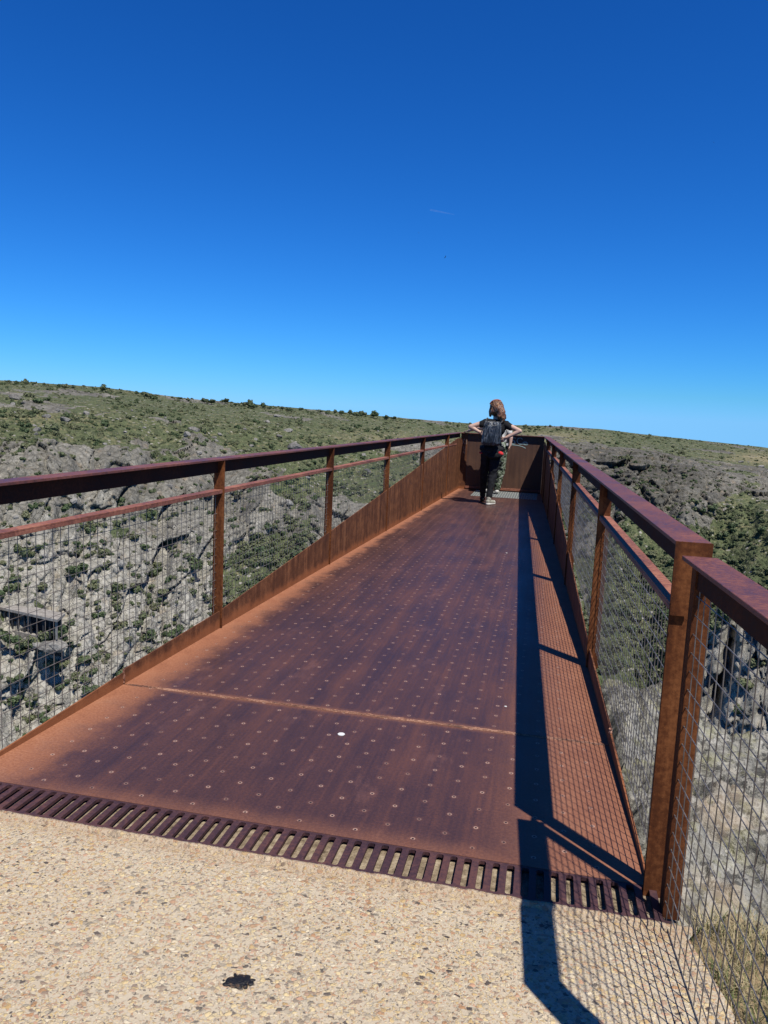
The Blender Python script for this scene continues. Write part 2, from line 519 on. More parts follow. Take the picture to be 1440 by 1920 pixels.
# ------------------------------------------------------------------ concrete path up to the slotted strip
mb = MB()
zt = -0.014
def rcurve():
    return [(0.475, 2.19), (0.505, 2.06), (0.545, 1.90), (0.56, 1.70), (0.585, 1.46), (1.2, 0.75), (2.3, -0.6), (2.3, -6.0)]
pad = [(-2.35, Y_PLATE + 0.012), (0.45, Y_PLATE + 0.012)] + rcurve() + [(-4.5, -6.0), (-4.5, 0.6)]
mb.prism([(x, y, -0.30) for x, y in pad], (0, 0, 0.30 + zt))
path = mb.build('path', MAT['concrete'])
tag(path, kind='structure')
mb = MB()   # lower bed of the same concrete seen through the slots
mb.prism([(-2.2, Y_PLATE - 0.03, -0.31), (0.47, Y_PLATE - 0.03, -0.31), (0.47, 2.42, -0.31), (-2.2, 2.42, -0.31)], (0, 0, 0.286))
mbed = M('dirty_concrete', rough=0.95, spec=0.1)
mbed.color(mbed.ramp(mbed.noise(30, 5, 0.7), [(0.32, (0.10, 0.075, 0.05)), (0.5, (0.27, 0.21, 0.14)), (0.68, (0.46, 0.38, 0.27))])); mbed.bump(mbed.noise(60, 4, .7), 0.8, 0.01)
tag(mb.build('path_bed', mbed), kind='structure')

# ragged mortar lip where the concrete was cast up to the steel strip
n_l = 420; xl_ = np.linspace(-2.2, 0.50, n_l)
q_ = np.stack([xl_ * 14, xl_ * 0 + 3, xl_ * 0], 1)
yin = Y_PLATE + 0.004 * np.clip(fbm(q_, 4) + .15, -.5, 1.4); yout = Y_PLATE - 0.020 - 0.006 * fbm(q_ + 9, 3)
hz = -0.0005 + 0.0022 * fbm(q_ * 2 + 4, 3)
Vl = np.concatenate([np.stack([xl_, yin, np.full(n_l, -0.016)], 1), np.stack([xl_, yin, hz], 1), np.stack([xl_, yin - 0.009, hz - .001], 1), np.stack([xl_, yout, np.full(n_l, zt - .001)], 1)])
Fl = [(a * n_l + i, a * n_l + i + 1, (a + 1) * n_l + i + 1, (a + 1) * n_l + i) for a in range(3) for i in range(n_l - 1)]
lip = link('path_edge', np_mesh('path_edge', Vl, np.array(Fl)[:, ::-1]), MAT['concrete']); tag(lip, kind='structure')
# ------------------------------------------------------------------ viewing platform
plat = empty('viewing_platform', (-0.8, 2.2, 0), 'long rust coloured steel walkway deck with rows of small studs leading out over the gorge', 'walkway')
T = 0.012
mb = MB()
mb.prism([(xl(Y_SLOT - .002), Y_SLOT - .002, -T), (xr(Y_SLOT - .002), Y_SLOT - .002, -T), (xr(Y_WELD - .0045), Y_WELD - .0045, -T), (xl(Y_WELD - .0045), Y_WELD - .0045, -T)], (0, 0, T))
mb.build('deck_plate', MAT['deck'], plat)
mb = MB()
# far plate leaves the opening of the floor grating free
gx0, gy0, gy1 = -1.285, 13.70, 14.84
gx1 = xr(13.7) - 0.10
a0 = Y_WELD + .0045
mb.prism([(xl(a0), a0, -T), (xr(a0), a0, -T), (xr(gy0), gy0, -T), (xl(gy0), gy0, -T)], (0, 0, T))
mb.prism([(xl(gy0), gy0, -T), (gx0, gy0, -T), (gx0, gy1, -T), (xl(gy1), gy1, -T)], (0, 0, T))
mb.prism([(gx1, gy0, -T), (xr(gy0), gy0, -T), (xr(gy1), gy1, -T), (gx1, gy1, -T)], (0, 0, T))
mb.prism([(xl(gy1), gy1, -T), (xr(gy1), gy1, -T), (xr(Y_END), Y_END, -T), (xl(Y_END), Y_END, -T)], (0, 0, T))
mb.build('deck_plate', MAT['deck'], plat)
# slotted strip: front bar, back bar and teeth
mb = MB()
ys0, ys1 = Y_PLATE, Y_SLOT - 0.003
zs1, zs0 = -0.001, -0.013
x0, x1 = xl(2.2) - 0.02, xr(2.2) + 0.045
outer = [(x0, ys0), (x1, ys0), (x1, ys1), (x0, ys1)]
mb.prism([(x0, ys0, zs0), (x1, ys0, zs0), (x1, ys0 + 0.011, zs0), (x0, ys0 + 0.011, zs0)], (0, 0, zs1 - zs0))
mb.prism([(x0, ys1 - 0.008, zs0), (x1, ys1 - 0.008, zs0), (x1, ys1, zs0), (x0, ys1, zs0)], (0, 0, zs1 - zs0))
pitch = 0.0455
k = 0
x = x0 + 0.005
while x + 0.026 < x1:
    w = 0.0220
    j = random.uniform(-.0008, .0008)
    c = 0.006
    ya, yb = ys0 + 0.0105, ys1 - 0.0075
    poly = [(x - c, ya), (x + w + c, ya), (x + w + .002, ya + c * .6), (x + w, ya + c * 1.4), (x + w, yb - c * 1.4), (x + w + .002, yb - c * .6), (x + w + c, yb), (x - c, yb), (x - .002, yb - c * .6), (x, yb - c * 1.4), (x, ya + c * 1.4), (x - .002, ya + c * .6)]
    mb.prism([(a + j, b, zs0 + .0003) for a, b in poly], (0, 0, zs1 - zs0 - .0006))
    x += pitch
mb.build('slotted_strip', MAT['slot'], plat)
# weld bead across the deck: two ragged lips with a dark groove between
mb = MB()
nseg = 170
for sgn, ph in ((-1, 2.0), (1, 7.0)):
    pts = []; rs = []
    for i in range(nseg + 1):
        t = i / nseg
        x = xl(Y_WELD) + .02 + (xr(Y_WELD) - xl(Y_WELD) - .04) * t
        pts.append((x, Y_WELD + sgn * (0.0062 + 0.0016 * perlin(np.array([[t * 60, 1.3, ph]]))[0]), -0.0004 + 0.0016 * perlin(np.array([[t * 90, 5.3, ph]]))[0]))
        rs.append(0.0034 + 0.0018 * perlin(np.array([[t * 130, 9.3, ph]]))[0])
    mb.tube(pts, rs, 6)
for i in range(44):   # chipped scale beside the bead
    t = random.random(); x = xl(Y_WELD) + .1 + (xr(Y_WELD) - xl(Y_WELD) - .2) * t
    yy = Y_WELD + random.choice((-1, 1)) * random.uniform(.008, .014)
    mb.tube([(x, yy, .0006), (x + random.uniform(.01, .03), yy + random.uniform(-.003, .003), .0006)], random.uniform(.0012, .0026), 5)
mb.build('weld_bead', MAT['weld'], plat)
# grating window in the floor at the far end
mg = M('galvanised_grating', rough=0.45, spec=0.5, metal=0.2)
mg.color(mg.mix(mg.noise(20, 3), (0.28, 0.31, 0.29), (0.46, 0.48, 0.46)))
MAT['grating'] = mg
mb = MB()
n = 26
for i in range(n + 1):
    x = gx0 + .004 + (gx1 - gx0 - .016) * i / n
    mb.box(x, x + .013, gy0 + .004, gy1 - .004, -0.030, 0.001)
for i in range(14):
    y = gy0 + .006 + (gy1 - gy0 - .024) * i / 13
    mb.box(gx0 + .003, gx1 - .003, y, y + .010, -0.022, 0.0015)
mb.build('floor_grating', MAT['grating'], plat)
# carrying beams below
for s in (0.25, 0.75):
    mb = MB()
    for (wid, za, zb) in ((0.10, -0.46, -0.44), (0.012, -0.44, -0.033), (0.10, -0.033, -0.0125)):
        ya, yb = 2.5, 13.6
        xa = xl(ya) + s * (xr(ya) - xl(ya)); xb = xl(yb) + s * (xr(yb) - xl(yb))
        mb.quadbox([(xa - wid, ya, za), (xa + wid, ya, za), (xb + wid, yb, za), (xb - wid, yb, za),
                    (xa - wid, ya, zb), (xa + wid, ya, zb), (xb + wid, yb, zb), (xb - wid, yb, zb)])
    mb.build('beam', MAT['wall'], plat)

# ------------------------------------------------------------------ railings
def strip(mb, line, side, o0, o1, ya, yb, za, zb):
    """bar following an edge line; offsets measured outward from the deck edge"""
    p = lambda y, o: line(y) + side * o
    mb.quadbox([(p(ya, o0), ya, za), (p(ya, o1), ya, za), (p(yb, o1), yb, za), (p(yb, o0), yb, za),
                (p(ya, o0), ya, zb), (p(ya, o1), ya, zb), (p(yb, o1), yb, zb), (p(yb, o0), yb, zb)])

def mesh_panel(mb, line, side, o, ya, yb, zlow, zhigh, step=0.0535, r=0.0016, seed=0):
    rr = random.Random(seed)
    n = int((yb - ya) / step)
    off = ((yb - ya) - n * step) / 2
    rows = int((zhigh - 0.0) / step) + 1
    zr = [zhigh - 0.032 - i * step for i in range(rows + 2)]
    # slow bulge of a real, slightly buckled panel
    ph = rr.uniform(0, 6)
    bul = lambda y, z: 0.004 * math.sin(2.1 * y + ph) * math.sin(3.0 * z + ph * 2)
    for i in range(n + 1):
        y = ya + off + i * step + rr.uniform(-.001, .001)
        zb = zlow(y) - 0.012
        zs = np.linspace(zb, zhigh + 0.004, 6)
        mb.tube([(line(y) + side * (o + bul(y, z)), y + rr.uniform(-.0006, .0006), z) for z in zs], r, 5)
    for z in zr:
        # horizontals only where they clear the sheet below
        ys = [y for y in np.linspace(ya - 0.012, yb + 0.012, 40) if zlow(y) - 0.01 < z]
        if len(ys) < 3:
            continue
        j = rr.uniform(-.001, .001)
        mb.tube([(line(y) + side * (o - 0.0034 + bul(y, z)), y, z + j) for y in ys], r, 5)

def railing(line, side, label, mesh_seed):
    root = empty('railing', (line(2.33), 2.33, 0), label, 'railing')
    ya, yb = 2.325, Y_END - 0.002
    mb = MB()
    strip(mb, line, side, -0.014, 0.086, ya, yb, 1.074, 1.086)       # top plate
    hr = mb.build('handrail', MAT['rail'], root, bevel=0.0012)
    mb = MB()
    strip(mb, line, side, 0.029, 0.041, ya + .004, yb - .004, 0.995, 1.0738)
    mb.build('rail_web', MAT['shaded_web'], hr)
    y = ya - 0.0055
    e = lambda o: line(ya) + side * o
    mb = MB()   # closing plate with its tongue down the post
    mb.prism([(e(-0.015), y, 1.0868), (e(0.087), y, 1.0868), (e(0.087), y, 1.012), (e(0.036), y, 1.012), (e(0.036), y, 0.868), (e(-0.015), y, 0.868)], (0, 0.005, 0))
    mb.build('end_cap', MAT['post'], hr)
    mb = MB()
    strip(mb, line, side, -0.004, 0.056, POSTS[0] + 0.0128, POSTS[-1] + 1.0, 0.884, 0.892)
    strip(mb, line, side, -0.004, 0.004, POSTS[0] + 0.0128, POSTS[-1] + 1.0, 0.868, 0.8838)
    mb.build('mid_rail', MAT['mid'], root, bevel=0.0012)
    for y in POSTS:
        mb = MB()
        p = lambda o: line(y) + side * o
        mb.box(min(p(-0.0125), p(0.056)), max(p(-0.0125), p(0.056)), y - .0006 if y == POSTS[0] else y, y + 0.012, 0.002 if y != POSTS[0] else -0.03, 1.0735)
        if y != POSTS[0]:
            xx = sorted((p(0.043), p(0.053)))
            mb.box(xx[0], xx[1], y + .0122, y + 0.062, 0.30 if y > 11 else 0.02, 0.8675)
        mb.build('post', MAT['post'], root, bevel=0.001)
    # kick sheet that grows into a full parapet, in welded lengths
    cuts = [2.36, 3.386, 4.478, 6.728, 8.928, 11.108, 13.308, Y_END - 0.012]
    first = 3.386
    for i, (a, b) in enumerate(((2.36, 3.386), (3.394, Y_END - 0.012))):
        mb = MB()
        ysamp = [a] + [y for y in (4.47, 6.72, 14.40) if a < y < b] + [b]
        poly = [(line(y) + side * 0.0005, y, -0.10 - 0.02 * i) for y in (a, b)] + [(line(y) + side * 0.0005, y, panel_top(y) - (0.0 if y < 14.3 else 0.002)) for y in reversed(ysamp)]
        mb.prism(poly, (side * 0.008, 0, 0))
        mb.build('side_panel', MAT['panel'], root)
    # small vertical weld where the lengths meet
    mb = MB()
    zz = np.linspace(0.006, 0.078, 9)
    mb.tube([(line(3.39) + side * 0.002, 3.39 + random.uniform(-.003, .003), z) for z in zz], [0.005 + 0.004 * random.random() for z in zz], 6)
    mb.build('weld_bead', MAT['weld'], root)
    for i in range(len(POSTS)):
        a = POSTS[i] + 0.02
        b = POSTS[i + 1] - 0.004 if i + 1 < len(POSTS) else 13.26
        if i == len(POSTS) - 1: break
        mb = MB()
        mesh_panel(mb, line, side, 0.034, a, b, lambda y: max(panel_top(y), 0.02), 0.878, seed=mesh_seed + i)
        mb.build('mesh_panel', MAT['wire'], root)
    return root
railing(xl, -1, 'long rusty railing on the left edge of the walkway, its kick plate in sunlight', 10)
railing(xr, 1, 'long rusty railing on the right edge of the walkway, shading the deck beside it', 50)

# end parapet
endw = empty('end_wall', (-0.85, Y_END, 0), 'brown steel parapet closing the far end of the walkway with chalky graffiti on it', 'parapet')
mb = MB()
mb.box(xl(Y_END) + .115, xr(Y_END), Y_END + 0.001, Y_END + 0.009, -0.12, 1.0735)
mb.build('wall_panel', MAT['wall'], endw)
mb = MB()
mb.box(xl(Y_END) - .08, xr(Y_END) + .08, Y_END - 0.058, Y_END + 0.042, 1.0742, 1.0862)
mb.build('handrail', MAT['rail'], endw, bevel=0.001)
mb = MB()
mb.box(xl(Y_END) - .008, xl(Y_END) + .118, Y_END - 0.0105, Y_END - 0.001, 0.0, 1.073)
mb.build('corner_post', MAT['panel'], endw, bevel=0.002)
mb = MB()
mb.box(xl(Y_END) + .125, xr(Y_END) - .01, Y_END - 0.035, Y_END, 0.055, 0.063)
mb.box(xl(Y_END) + .125, xr(Y_END) - .01, Y_END - 0.035, Y_END - 0.028, 0.02, 0.0548)
mb.build('base_flange', MAT['mid'], endw, bevel=0.001)

# graffiti on the end wall: thick pale outline strokes, flattened against the sheet
mp = M('pale_green_paint', rough=0.7); mp.color((0.34, 0.45, 0.42))
mc = M('chalk', rough=0.9); mc.color((0.42, 0.30, 0.22))
def stroke(mb, pts, r, y):
    # smooth the polyline
    P = np.array(pts, float)
    for _ in range(3):
        Q = [P[0]]
        for a, b in zip(P[:-1], P[1:]):
            Q += [a * .75 + b * .25, a * .25 + b * .75]
        Q.append(P[-1]); P = np.array(Q)
    b0 = len(mb.v)
    mb.tube([(p[0], y, p[1]) for p in P], r, 6)
    mb.v[b0:] = [(v[0], y + (v[1] - y) * 0.16, v[2]) for v in mb.v[b0:]]
mb = MB()
yg = Y_END - 0.0008
e_ = [(-0.80, 0.985), (-0.74, 0.99), (-0.735, 1.03), (-0.775, 1.035), (-0.80, 0.99), (-0.795, 0.94), (-0.75, 0.925), (-0.72, 0.945)]
s_ = [(-0.60, 1.025), (-0.64, 1.04), (-0.675, 1.01), (-0.65, 0.985), (-0.615, 0.97), (-0.615, 0.93), (-0.66, 0.92), (-0.69, 0.945)]
c_ = [(-0.47, 1.01), (-0.50, 1.04), (-0.56, 1.025), (-0.575, 0.975), (-0.55, 0.93), (-0.49, 0.925), (-0.455, 0.945), (-0.44, 0.965), (-0.40, 0.97), (-0.375, 0.945), (-0.385, 0.925), (-0.42, 0.92), (-0.46, 0.93)]
for p in (e_, s_, c_):
    stroke(mb, p, 0.0065, yg)
    q = [(x + .012, z - .014) for x, z in p[3:]]
    stroke(mb, q, 0.005, yg)
stroke(mb, [(-0.80, 0.875), (-0.70, 0.895), (-0.58, 0.895), (-0.48, 0.88), (-0.40, 0.845)], 0.007, yg)
mb.build('graffiti', mp, endw)
mb = MB()
yg = Y_END - 0.0128
bx = xl(Y_END) + 0.02
for p in ([(0.01, .97), (0.012, .90), (0.008, .86)], [(0.05, .97), (0.012, .92), (0.055, .86)], [(0.065, .96), (0.064, .87)], [(0.075, .965), (0.085, .89), (0.08, .86)],
          [(0.015, .83), (0.04, .80), (0.02, .77), (0.05, .76)], [(0.055, .84), (0.06, .74)], [(0.03, .74), (0.032, .69)], [(0.055, .73), (0.056, .68)], [(0.032, .71), (0.055, .71)]):
    stroke(mb, [(bx + a, z) for a, z in p], 0.0035, yg)
mb.build('graffiti', mc, endw)

# lower fence that carries on along the concrete path
fence = empty('fence', (0.45, 2.2, 0), 'lower rusty mesh fence with flat handrail beside the concrete path at right', 'fence')
FA, FB = 0.388 + 0.068 * 2.239, -0.068
def fx(y): return FA + FB * y
mb = MB()
YB = 1.436
strip(mb, fx, 1, 0.0, 0.094, YB, 2.238, 1.048, 1.060)
mbw = MB()
strip(mbw, fx, 1, 0.041, 0.053, YB, 2.234, 0.972, 1.0478)
dx, dy = 0.63, -0.777
nx_, ny_ = 0.777, 0.63
L2 = 1.35
for (o0, o1, za, zb) in ((0.0, 0.094, 1.0476, 1.0596), (0.041, 0.053, 0.972, 1.0472)):
    p = lambda t, o: (fx(YB) + dx * t + nx_ * o, YB + dy * t + ny_ * o)
    q0, q1 = p(-0.0, o0), p(-0.0, o1)
    r1, r0 = p(L2, o1), p(L2, o0)
    (mb if o1 > .09 else mbw).quadbox([q0 + (za,), q1 + (za,), r1 + (za,), r0 + (za,), q0 + (zb,), q1 + (zb,), r1 + (zb,), r0 + (zb,)])
fhr = mb.build('handrail', MAT['rail'], fence, bevel=0.0012)
mbw.build('rail_web', MAT['shaded_web'], fhr)
mb = MB()
xp = fx(2.236)
mb.box(xp + 0.036, xp + 0.084, 2.214, 2.226, -0.012, 1.0475)
mb.box(xp + 0.036, xp + 0.044, 2.2262, 2.272, -0.012, 1.03)
mb.build('post', MAT['post'], fence, bevel=0.001)
mb = MB()
xp2 = fx(YB) + 0.05
mb.box(xp2, xp2 + .06, YB - .02, YB - .008, -0.012, 0.972)
mb.build('post', MAT['post'], fence, bevel=0.001)
mb = MB()
mesh_panel(mb, fx, 1, 0.044, YB, 2.212, lambda y: -0.004, 0.985, seed=90)
mb.build('mesh_panel', MAT['wire'], fence)
mb = MB()
l2 = lambda y: fx(YB) + 0.047 + (YB - y) * dx / -dy
mesh_panel(mb, l2, 1, 0.0, YB + dy * L2, YB - 0.02, lambda y: -0.004, 0.985, step=0.0535 * 0.777, seed=91)
mb.build('mesh_panel', MAT['wire'], fence)

# ------------------------------------------------------------------ far side of the gorge
AZ0, AZ1, NA = -54.0, 34.0, 1180
azs = np.linspace(AZ0, AZ1, NA)
off = np.concatenate([np.arange(0, 3, 0.035), np.arange(3, 27, 0.062), np.linspace(27, 60, 60)[1:]])
NO = len(off)
cr_az = [-60, -50, -38.3, -32, -26.7, -21.4, -16.8, -10.5, -5, 0.8, 4, 7.7, 14.5, 25, 36]
cr_el = [1.1, 1.0, 0.92, 0.80, 0.32, 0.10, -0.10, -0.42, -0.62, -0.48, -0.58, -0.85, -1.25, -1.9, -2.2]
crest = np.interp(azs, cr_az, cr_el)
lv = [0, 1, 2, 4, 7, 10, 14, 18, 23, 30, 45, 60]
tab_az = [-54, -38, -28, -18, -10, -3, 4, 10, 17, 34]
tab = np.array([
    [400, 325, 280, 240, 216, 205, 193, 181, 168, 150, 112, 76],
    [420, 330, 284, 242, 219, 207, 195, 183, 169, 150, 112, 76],
    [450, 345, 298, 256, 231, 218, 205, 192, 177, 156, 115, 78],
    [480, 385, 335, 288, 256, 238, 220, 206, 190, 165, 120, 80],
    [520, 430, 375, 320, 284, 262, 242, 224, 204, 174, 124, 82],
    [560, 455, 375, 328, 308, 288, 260, 240, 214, 178, 126, 84],
    [580, 470, 362, 318, 303, 284, 258, 238, 210, 175, 124, 84],
    [600, 480, 365, 314, 298, 276, 248, 226, 198, 168, 120, 82],
    [620, 500, 410, 322, 288, 264, 236, 212, 187, 158, 114, 78],
    [600, 490, 400, 320, 280, 256, 228, 204, 181, 154, 112, 78]], float)
tcol = np.stack([np.interp(off, lv, row) for row in tab])                       # 10 x NO
rr = np.stack([np.interp(azs, tab_az, tcol[:, j]) for j in range(NO)], 1)       # NA x NO
def smooth(a, n, ax):
    k = np.ones(n) / n
    return np.apply_along_axis(lambda v: np.convolve(np.pad(v, n // 2, mode='edge'), k, mode='valid'), ax, a)
rr = smooth(smooth(rr, 61, 0), 9, 1)
A2, O2 = np.meshgrid(azs, off, indexing='ij')
EL = crest[:, None] - O2
lo = np.stack([A2.ravel() / 4.5, O2.ravel() / 14.0, np.zeros(A2.size) + .5], 1)
spur = fbm(lo, 3).reshape(A2.shape)
rr = rr * (1 + 0.05 * spur * sst(O2, 0.3, 5))
rr += 3 * fbm(np.stack([A2.ravel() / 2.2, O2.ravel() / 4.5, np.zeros(A2.size) + 4.5], 1), 2).reshape(A2.shape) * sst(O2, 0.1, 2) * (1 - sst(O2, 3, 9))

rr = np.minimum.accumulate(rr - 0.0008 * rr[:, :1] * O2, axis=1)

def zone(a, e, sa, se, rot=0.0):
    """soft elliptical region of the slope in azimuth/elevation degrees"""
    da, de = A2 - a, EL - e
    c, s = math.cos(rot), math.sin(rot)
    x, y = (c * da + s * de) / sa, (-s * da + c * de) / se
    return np.exp(-(x * x + y * y))

# how rocky each stretch of the slope is
rock = 0.27 + 0.43 * sst(O2, 4.0, 9.5) * (1 - sst(A2, -15, -6))
rock += 0.62 * zone(-33.5, -5.2, 5.5, 2.0) * 0.7 + 0.45 * zone(-24.5, -5.5, 3.5, 2.4) + 0.35 * zone(-25.5, -3.2, 2.2, 0.9)
rock += 0.35 * zone(-36.5, -10, 4, 3) + 0.5 * zone(-34.5, -18, 1.6, 5, -0.45) + 0.35 * zone(-38, -21, 3, 3)
rock -= 0.42 * zone(-20, -10, 3.2, 2.6) + 0.30 * zone(-30.5, -15, 2.2, 3.5, -0.5) + 0.3 * zone(-35.5, -16.8, 2.2, 0.9) + 0.25 * zone(-19, -14.5, 4, 1.2)
rock += 0.60 * zone(5.2, -3.8, 6.2, 2.1, -0.10) + 0.45 * zone(9.5, -5.2, 2.6, 2.2) + 0.35 * zone(14.8, -4.0, 1.0, 1.4) + 0.5 * zone(-1.5, -5, 4.5, 3.2)
rock += 0.35 * zone(-13, -7.5, 4.5, 2.5) + 0.2 * zone(-8, -3, 3, 1.2)
rock += 0.30 * zone(6, -2.3, 7.5, 0.9) + 0.22 * zone(13, -3.2, 4, 1.2)
rock -= 0.45 * zone(13, -9.5, 7, 3.6) + 0.35 * zone(-2, -1.9, 4, 0.7) + 0.3 * zone(13.5, -2.2, 4, 0.6)
tone = 0.45 + 0.40 * sst(-A2, 14, 26) * sst(O2, 6, 13) + 0.42 * zone(-34.5, -17.5, 2.0, 5.5, -0.45) - 0.42 * zone(5, -4, 8, 3.2) - 0.12 * zone(-20, -3, 9, 2)
dry = 0.28 + 0.42 * zone(0.5, -1.3, 3.0, 0.5) + 0.50 * zone(14.5, -2.0, 3.0, 0.45) + 0.25 * zone(-36, -1.5, 3, .5) + 0.25 * zone(-12, -2, 5, .6) - 0.06 * sst(O2, 5, 9)

a_r, e_r = np.radians(A2), np.radians(EL)
dirx, diry, tz = np.sin(a_r), np.cos(a_r), np.tan(e_r)
P = np.stack([dirx * rr, diry * rr, CAMZ + rr * tz], -1)
# smooth base normal
du = np.gradient(P, axis=0); dv = np.gradient(P, axis=1)
Nn = np.cross(du, dv); Nn /= np.linalg.norm(Nn, axis=-1)[..., None] + 1e-9
Nn[(Nn[..., 2] < 0)] *= -1
for ax in range(3):
    Nn[..., ax] = smooth(smooth(Nn[..., ax], 25, 0), 25, 1)
Nn /= np.linalg.norm(Nn, axis=-1)[..., None]
Pf = P.reshape(-1, 3)
# local frame along the slope: across, up, into
U = np.stack([A2.ravel() * math.pi / 180 * 230, Pf[:, 2] * 1.0, rr.ravel() * 0.5], 1)
warp = np.stack([fbm(U / 14 + 3, 3), fbm(U / 14 + 40, 3), fbm(U / 14 + 80, 3)], 1) * 2.0
V = U + warp
V[:, 0] -= 0.40 * V[:, 1]
n_big = fbm(U / 26, 3)
n_mid = fbm(V / 7.0, 4)
rho = rock.ravel() + 0.55 * n_big + 0.17 * n_mid
n_sm = fbm(V / 2.2, 3)
rho = sst(rho + 0.16 * n_sm, 0.32, 0.66)
b1, c1, t1 = blocks(V / np.array([9.0, 20.0, 10.0]))
b2, c2, t2 = blocks(V / np.array([2.6, 4.6, 3.0]) + 7.7)
b0, c0, t0 = blocks(V / np.array([11.0, 19.0, 12.0]) + 1.7)
b3, c3, t3 = blocks(V / np.array([0.95, 1.25, 1.0]) + 3.1)
amp = sst(O2, 0.0, 2.5).ravel()
crk = -1.3 * np.exp(-c1 / 0.045) - 0.7 * np.exp(-c2 / 0.05) - 0.22 * np.exp(-c3 / 0.08)
cliffy = (zone(5.2, -3.8, 7.5, 2.8, -0.10) + zone(-1.5, -5, 5, 3) + 0.6 * zone(14.8, -4, 1.5, 1.6)).ravel()
slab = fbm(np.stack([V[:, 0] / 3.4, V[:, 1] / 16.0, V[:, 2] / 6.0], 1), 3)
d_rock = (4.4 + 2.6 * cliffy) * b1 + (0.80 + 1.3 * cliffy) * b2 + 0.26 * b3 + 3.4 * cliffy * b0 - 2.2 * cliffy * np.exp(-c0 / .06) - 1.6 * cliffy * np.exp(-c1 / .06) + 0.6 * crk + 0.9 * slab + 0.12 * fbm(V / 1.2, 3)
d_veg = 0.9 * fbm(U / 5, 4) + 0.25 * b3
fade = 1 - sst(O2, 32, 45).ravel()
Rad = np.stack([dirx.ravel(), diry.ravel(), np.zeros(A2.size)], 1)
Nf = Nn.reshape(-1, 3)
Dr = -0.95 * Rad + 0.30 * Nf
small = (0.22 + 0.78 * amp)
D = (rho * (d_rock + 1.2 * amp) * small)[:, None] * Dr + ((1 - rho) * d_veg * small)[:, None] * Nf \
    + ((2.2 * n_big + 1.2 * fbm(V / 10, 2)) * amp * (0.35 + 0.65 * rho))[:, None] * Dr
Pd = Pf + D * (0.4 + 0.6 * fade)[:, None]
# two rows over the crest and a plateau running away to the horizon
G = Pd.reshape(NA, NO, 3)
back = []
for k, rb in enumerate((40, 110, 260, 600, 1500, 4000, 9000)):
    r0 = rr[:, 0] + rb
    zb = CAMZ + rr[:, 0] * np.tan(e_r[:, 0]) - 0.030 * rb - 1.0
    back.append(np.stack([dirx[:, 0] * r0, diry[:, 0] * r0, zb], -1))
G = np.concatenate([np.stack(back[::-1], 1), G], 1)
NB = len(back); NR = NO + NB
rho_g = np.concatenate([np.zeros((NA, NB)), rho.reshape(NA, NO)], 1)
tone_g = np.concatenate([np.full((NA, NB), .4), np.clip(tone + 0.26 * (t2.reshape(NA, NO) - .5) + 0.30 * (t1.reshape(NA, NO) - .5), 0, 1)], 1)
dry_g = np.concatenate([np.full((NA, NB), .5), np.clip(dry, 0, 1)], 1)
idx = np.arange(NA * NR).reshape(NA, NR)
quads = np.stack([idx[:-1, :-1], idx[1:, :-1], idx[1:, 1:], idx[:-1, 1:]], -1).reshape(-1, 4)
me = np_mesh('gorge_slope', G.reshape(-1, 3), quads[:, ::-1])
set_attr(me, 'rock', rho_g); set_attr(me, 'tone', tone_g); set_attr(me, 'dry', dry_g)

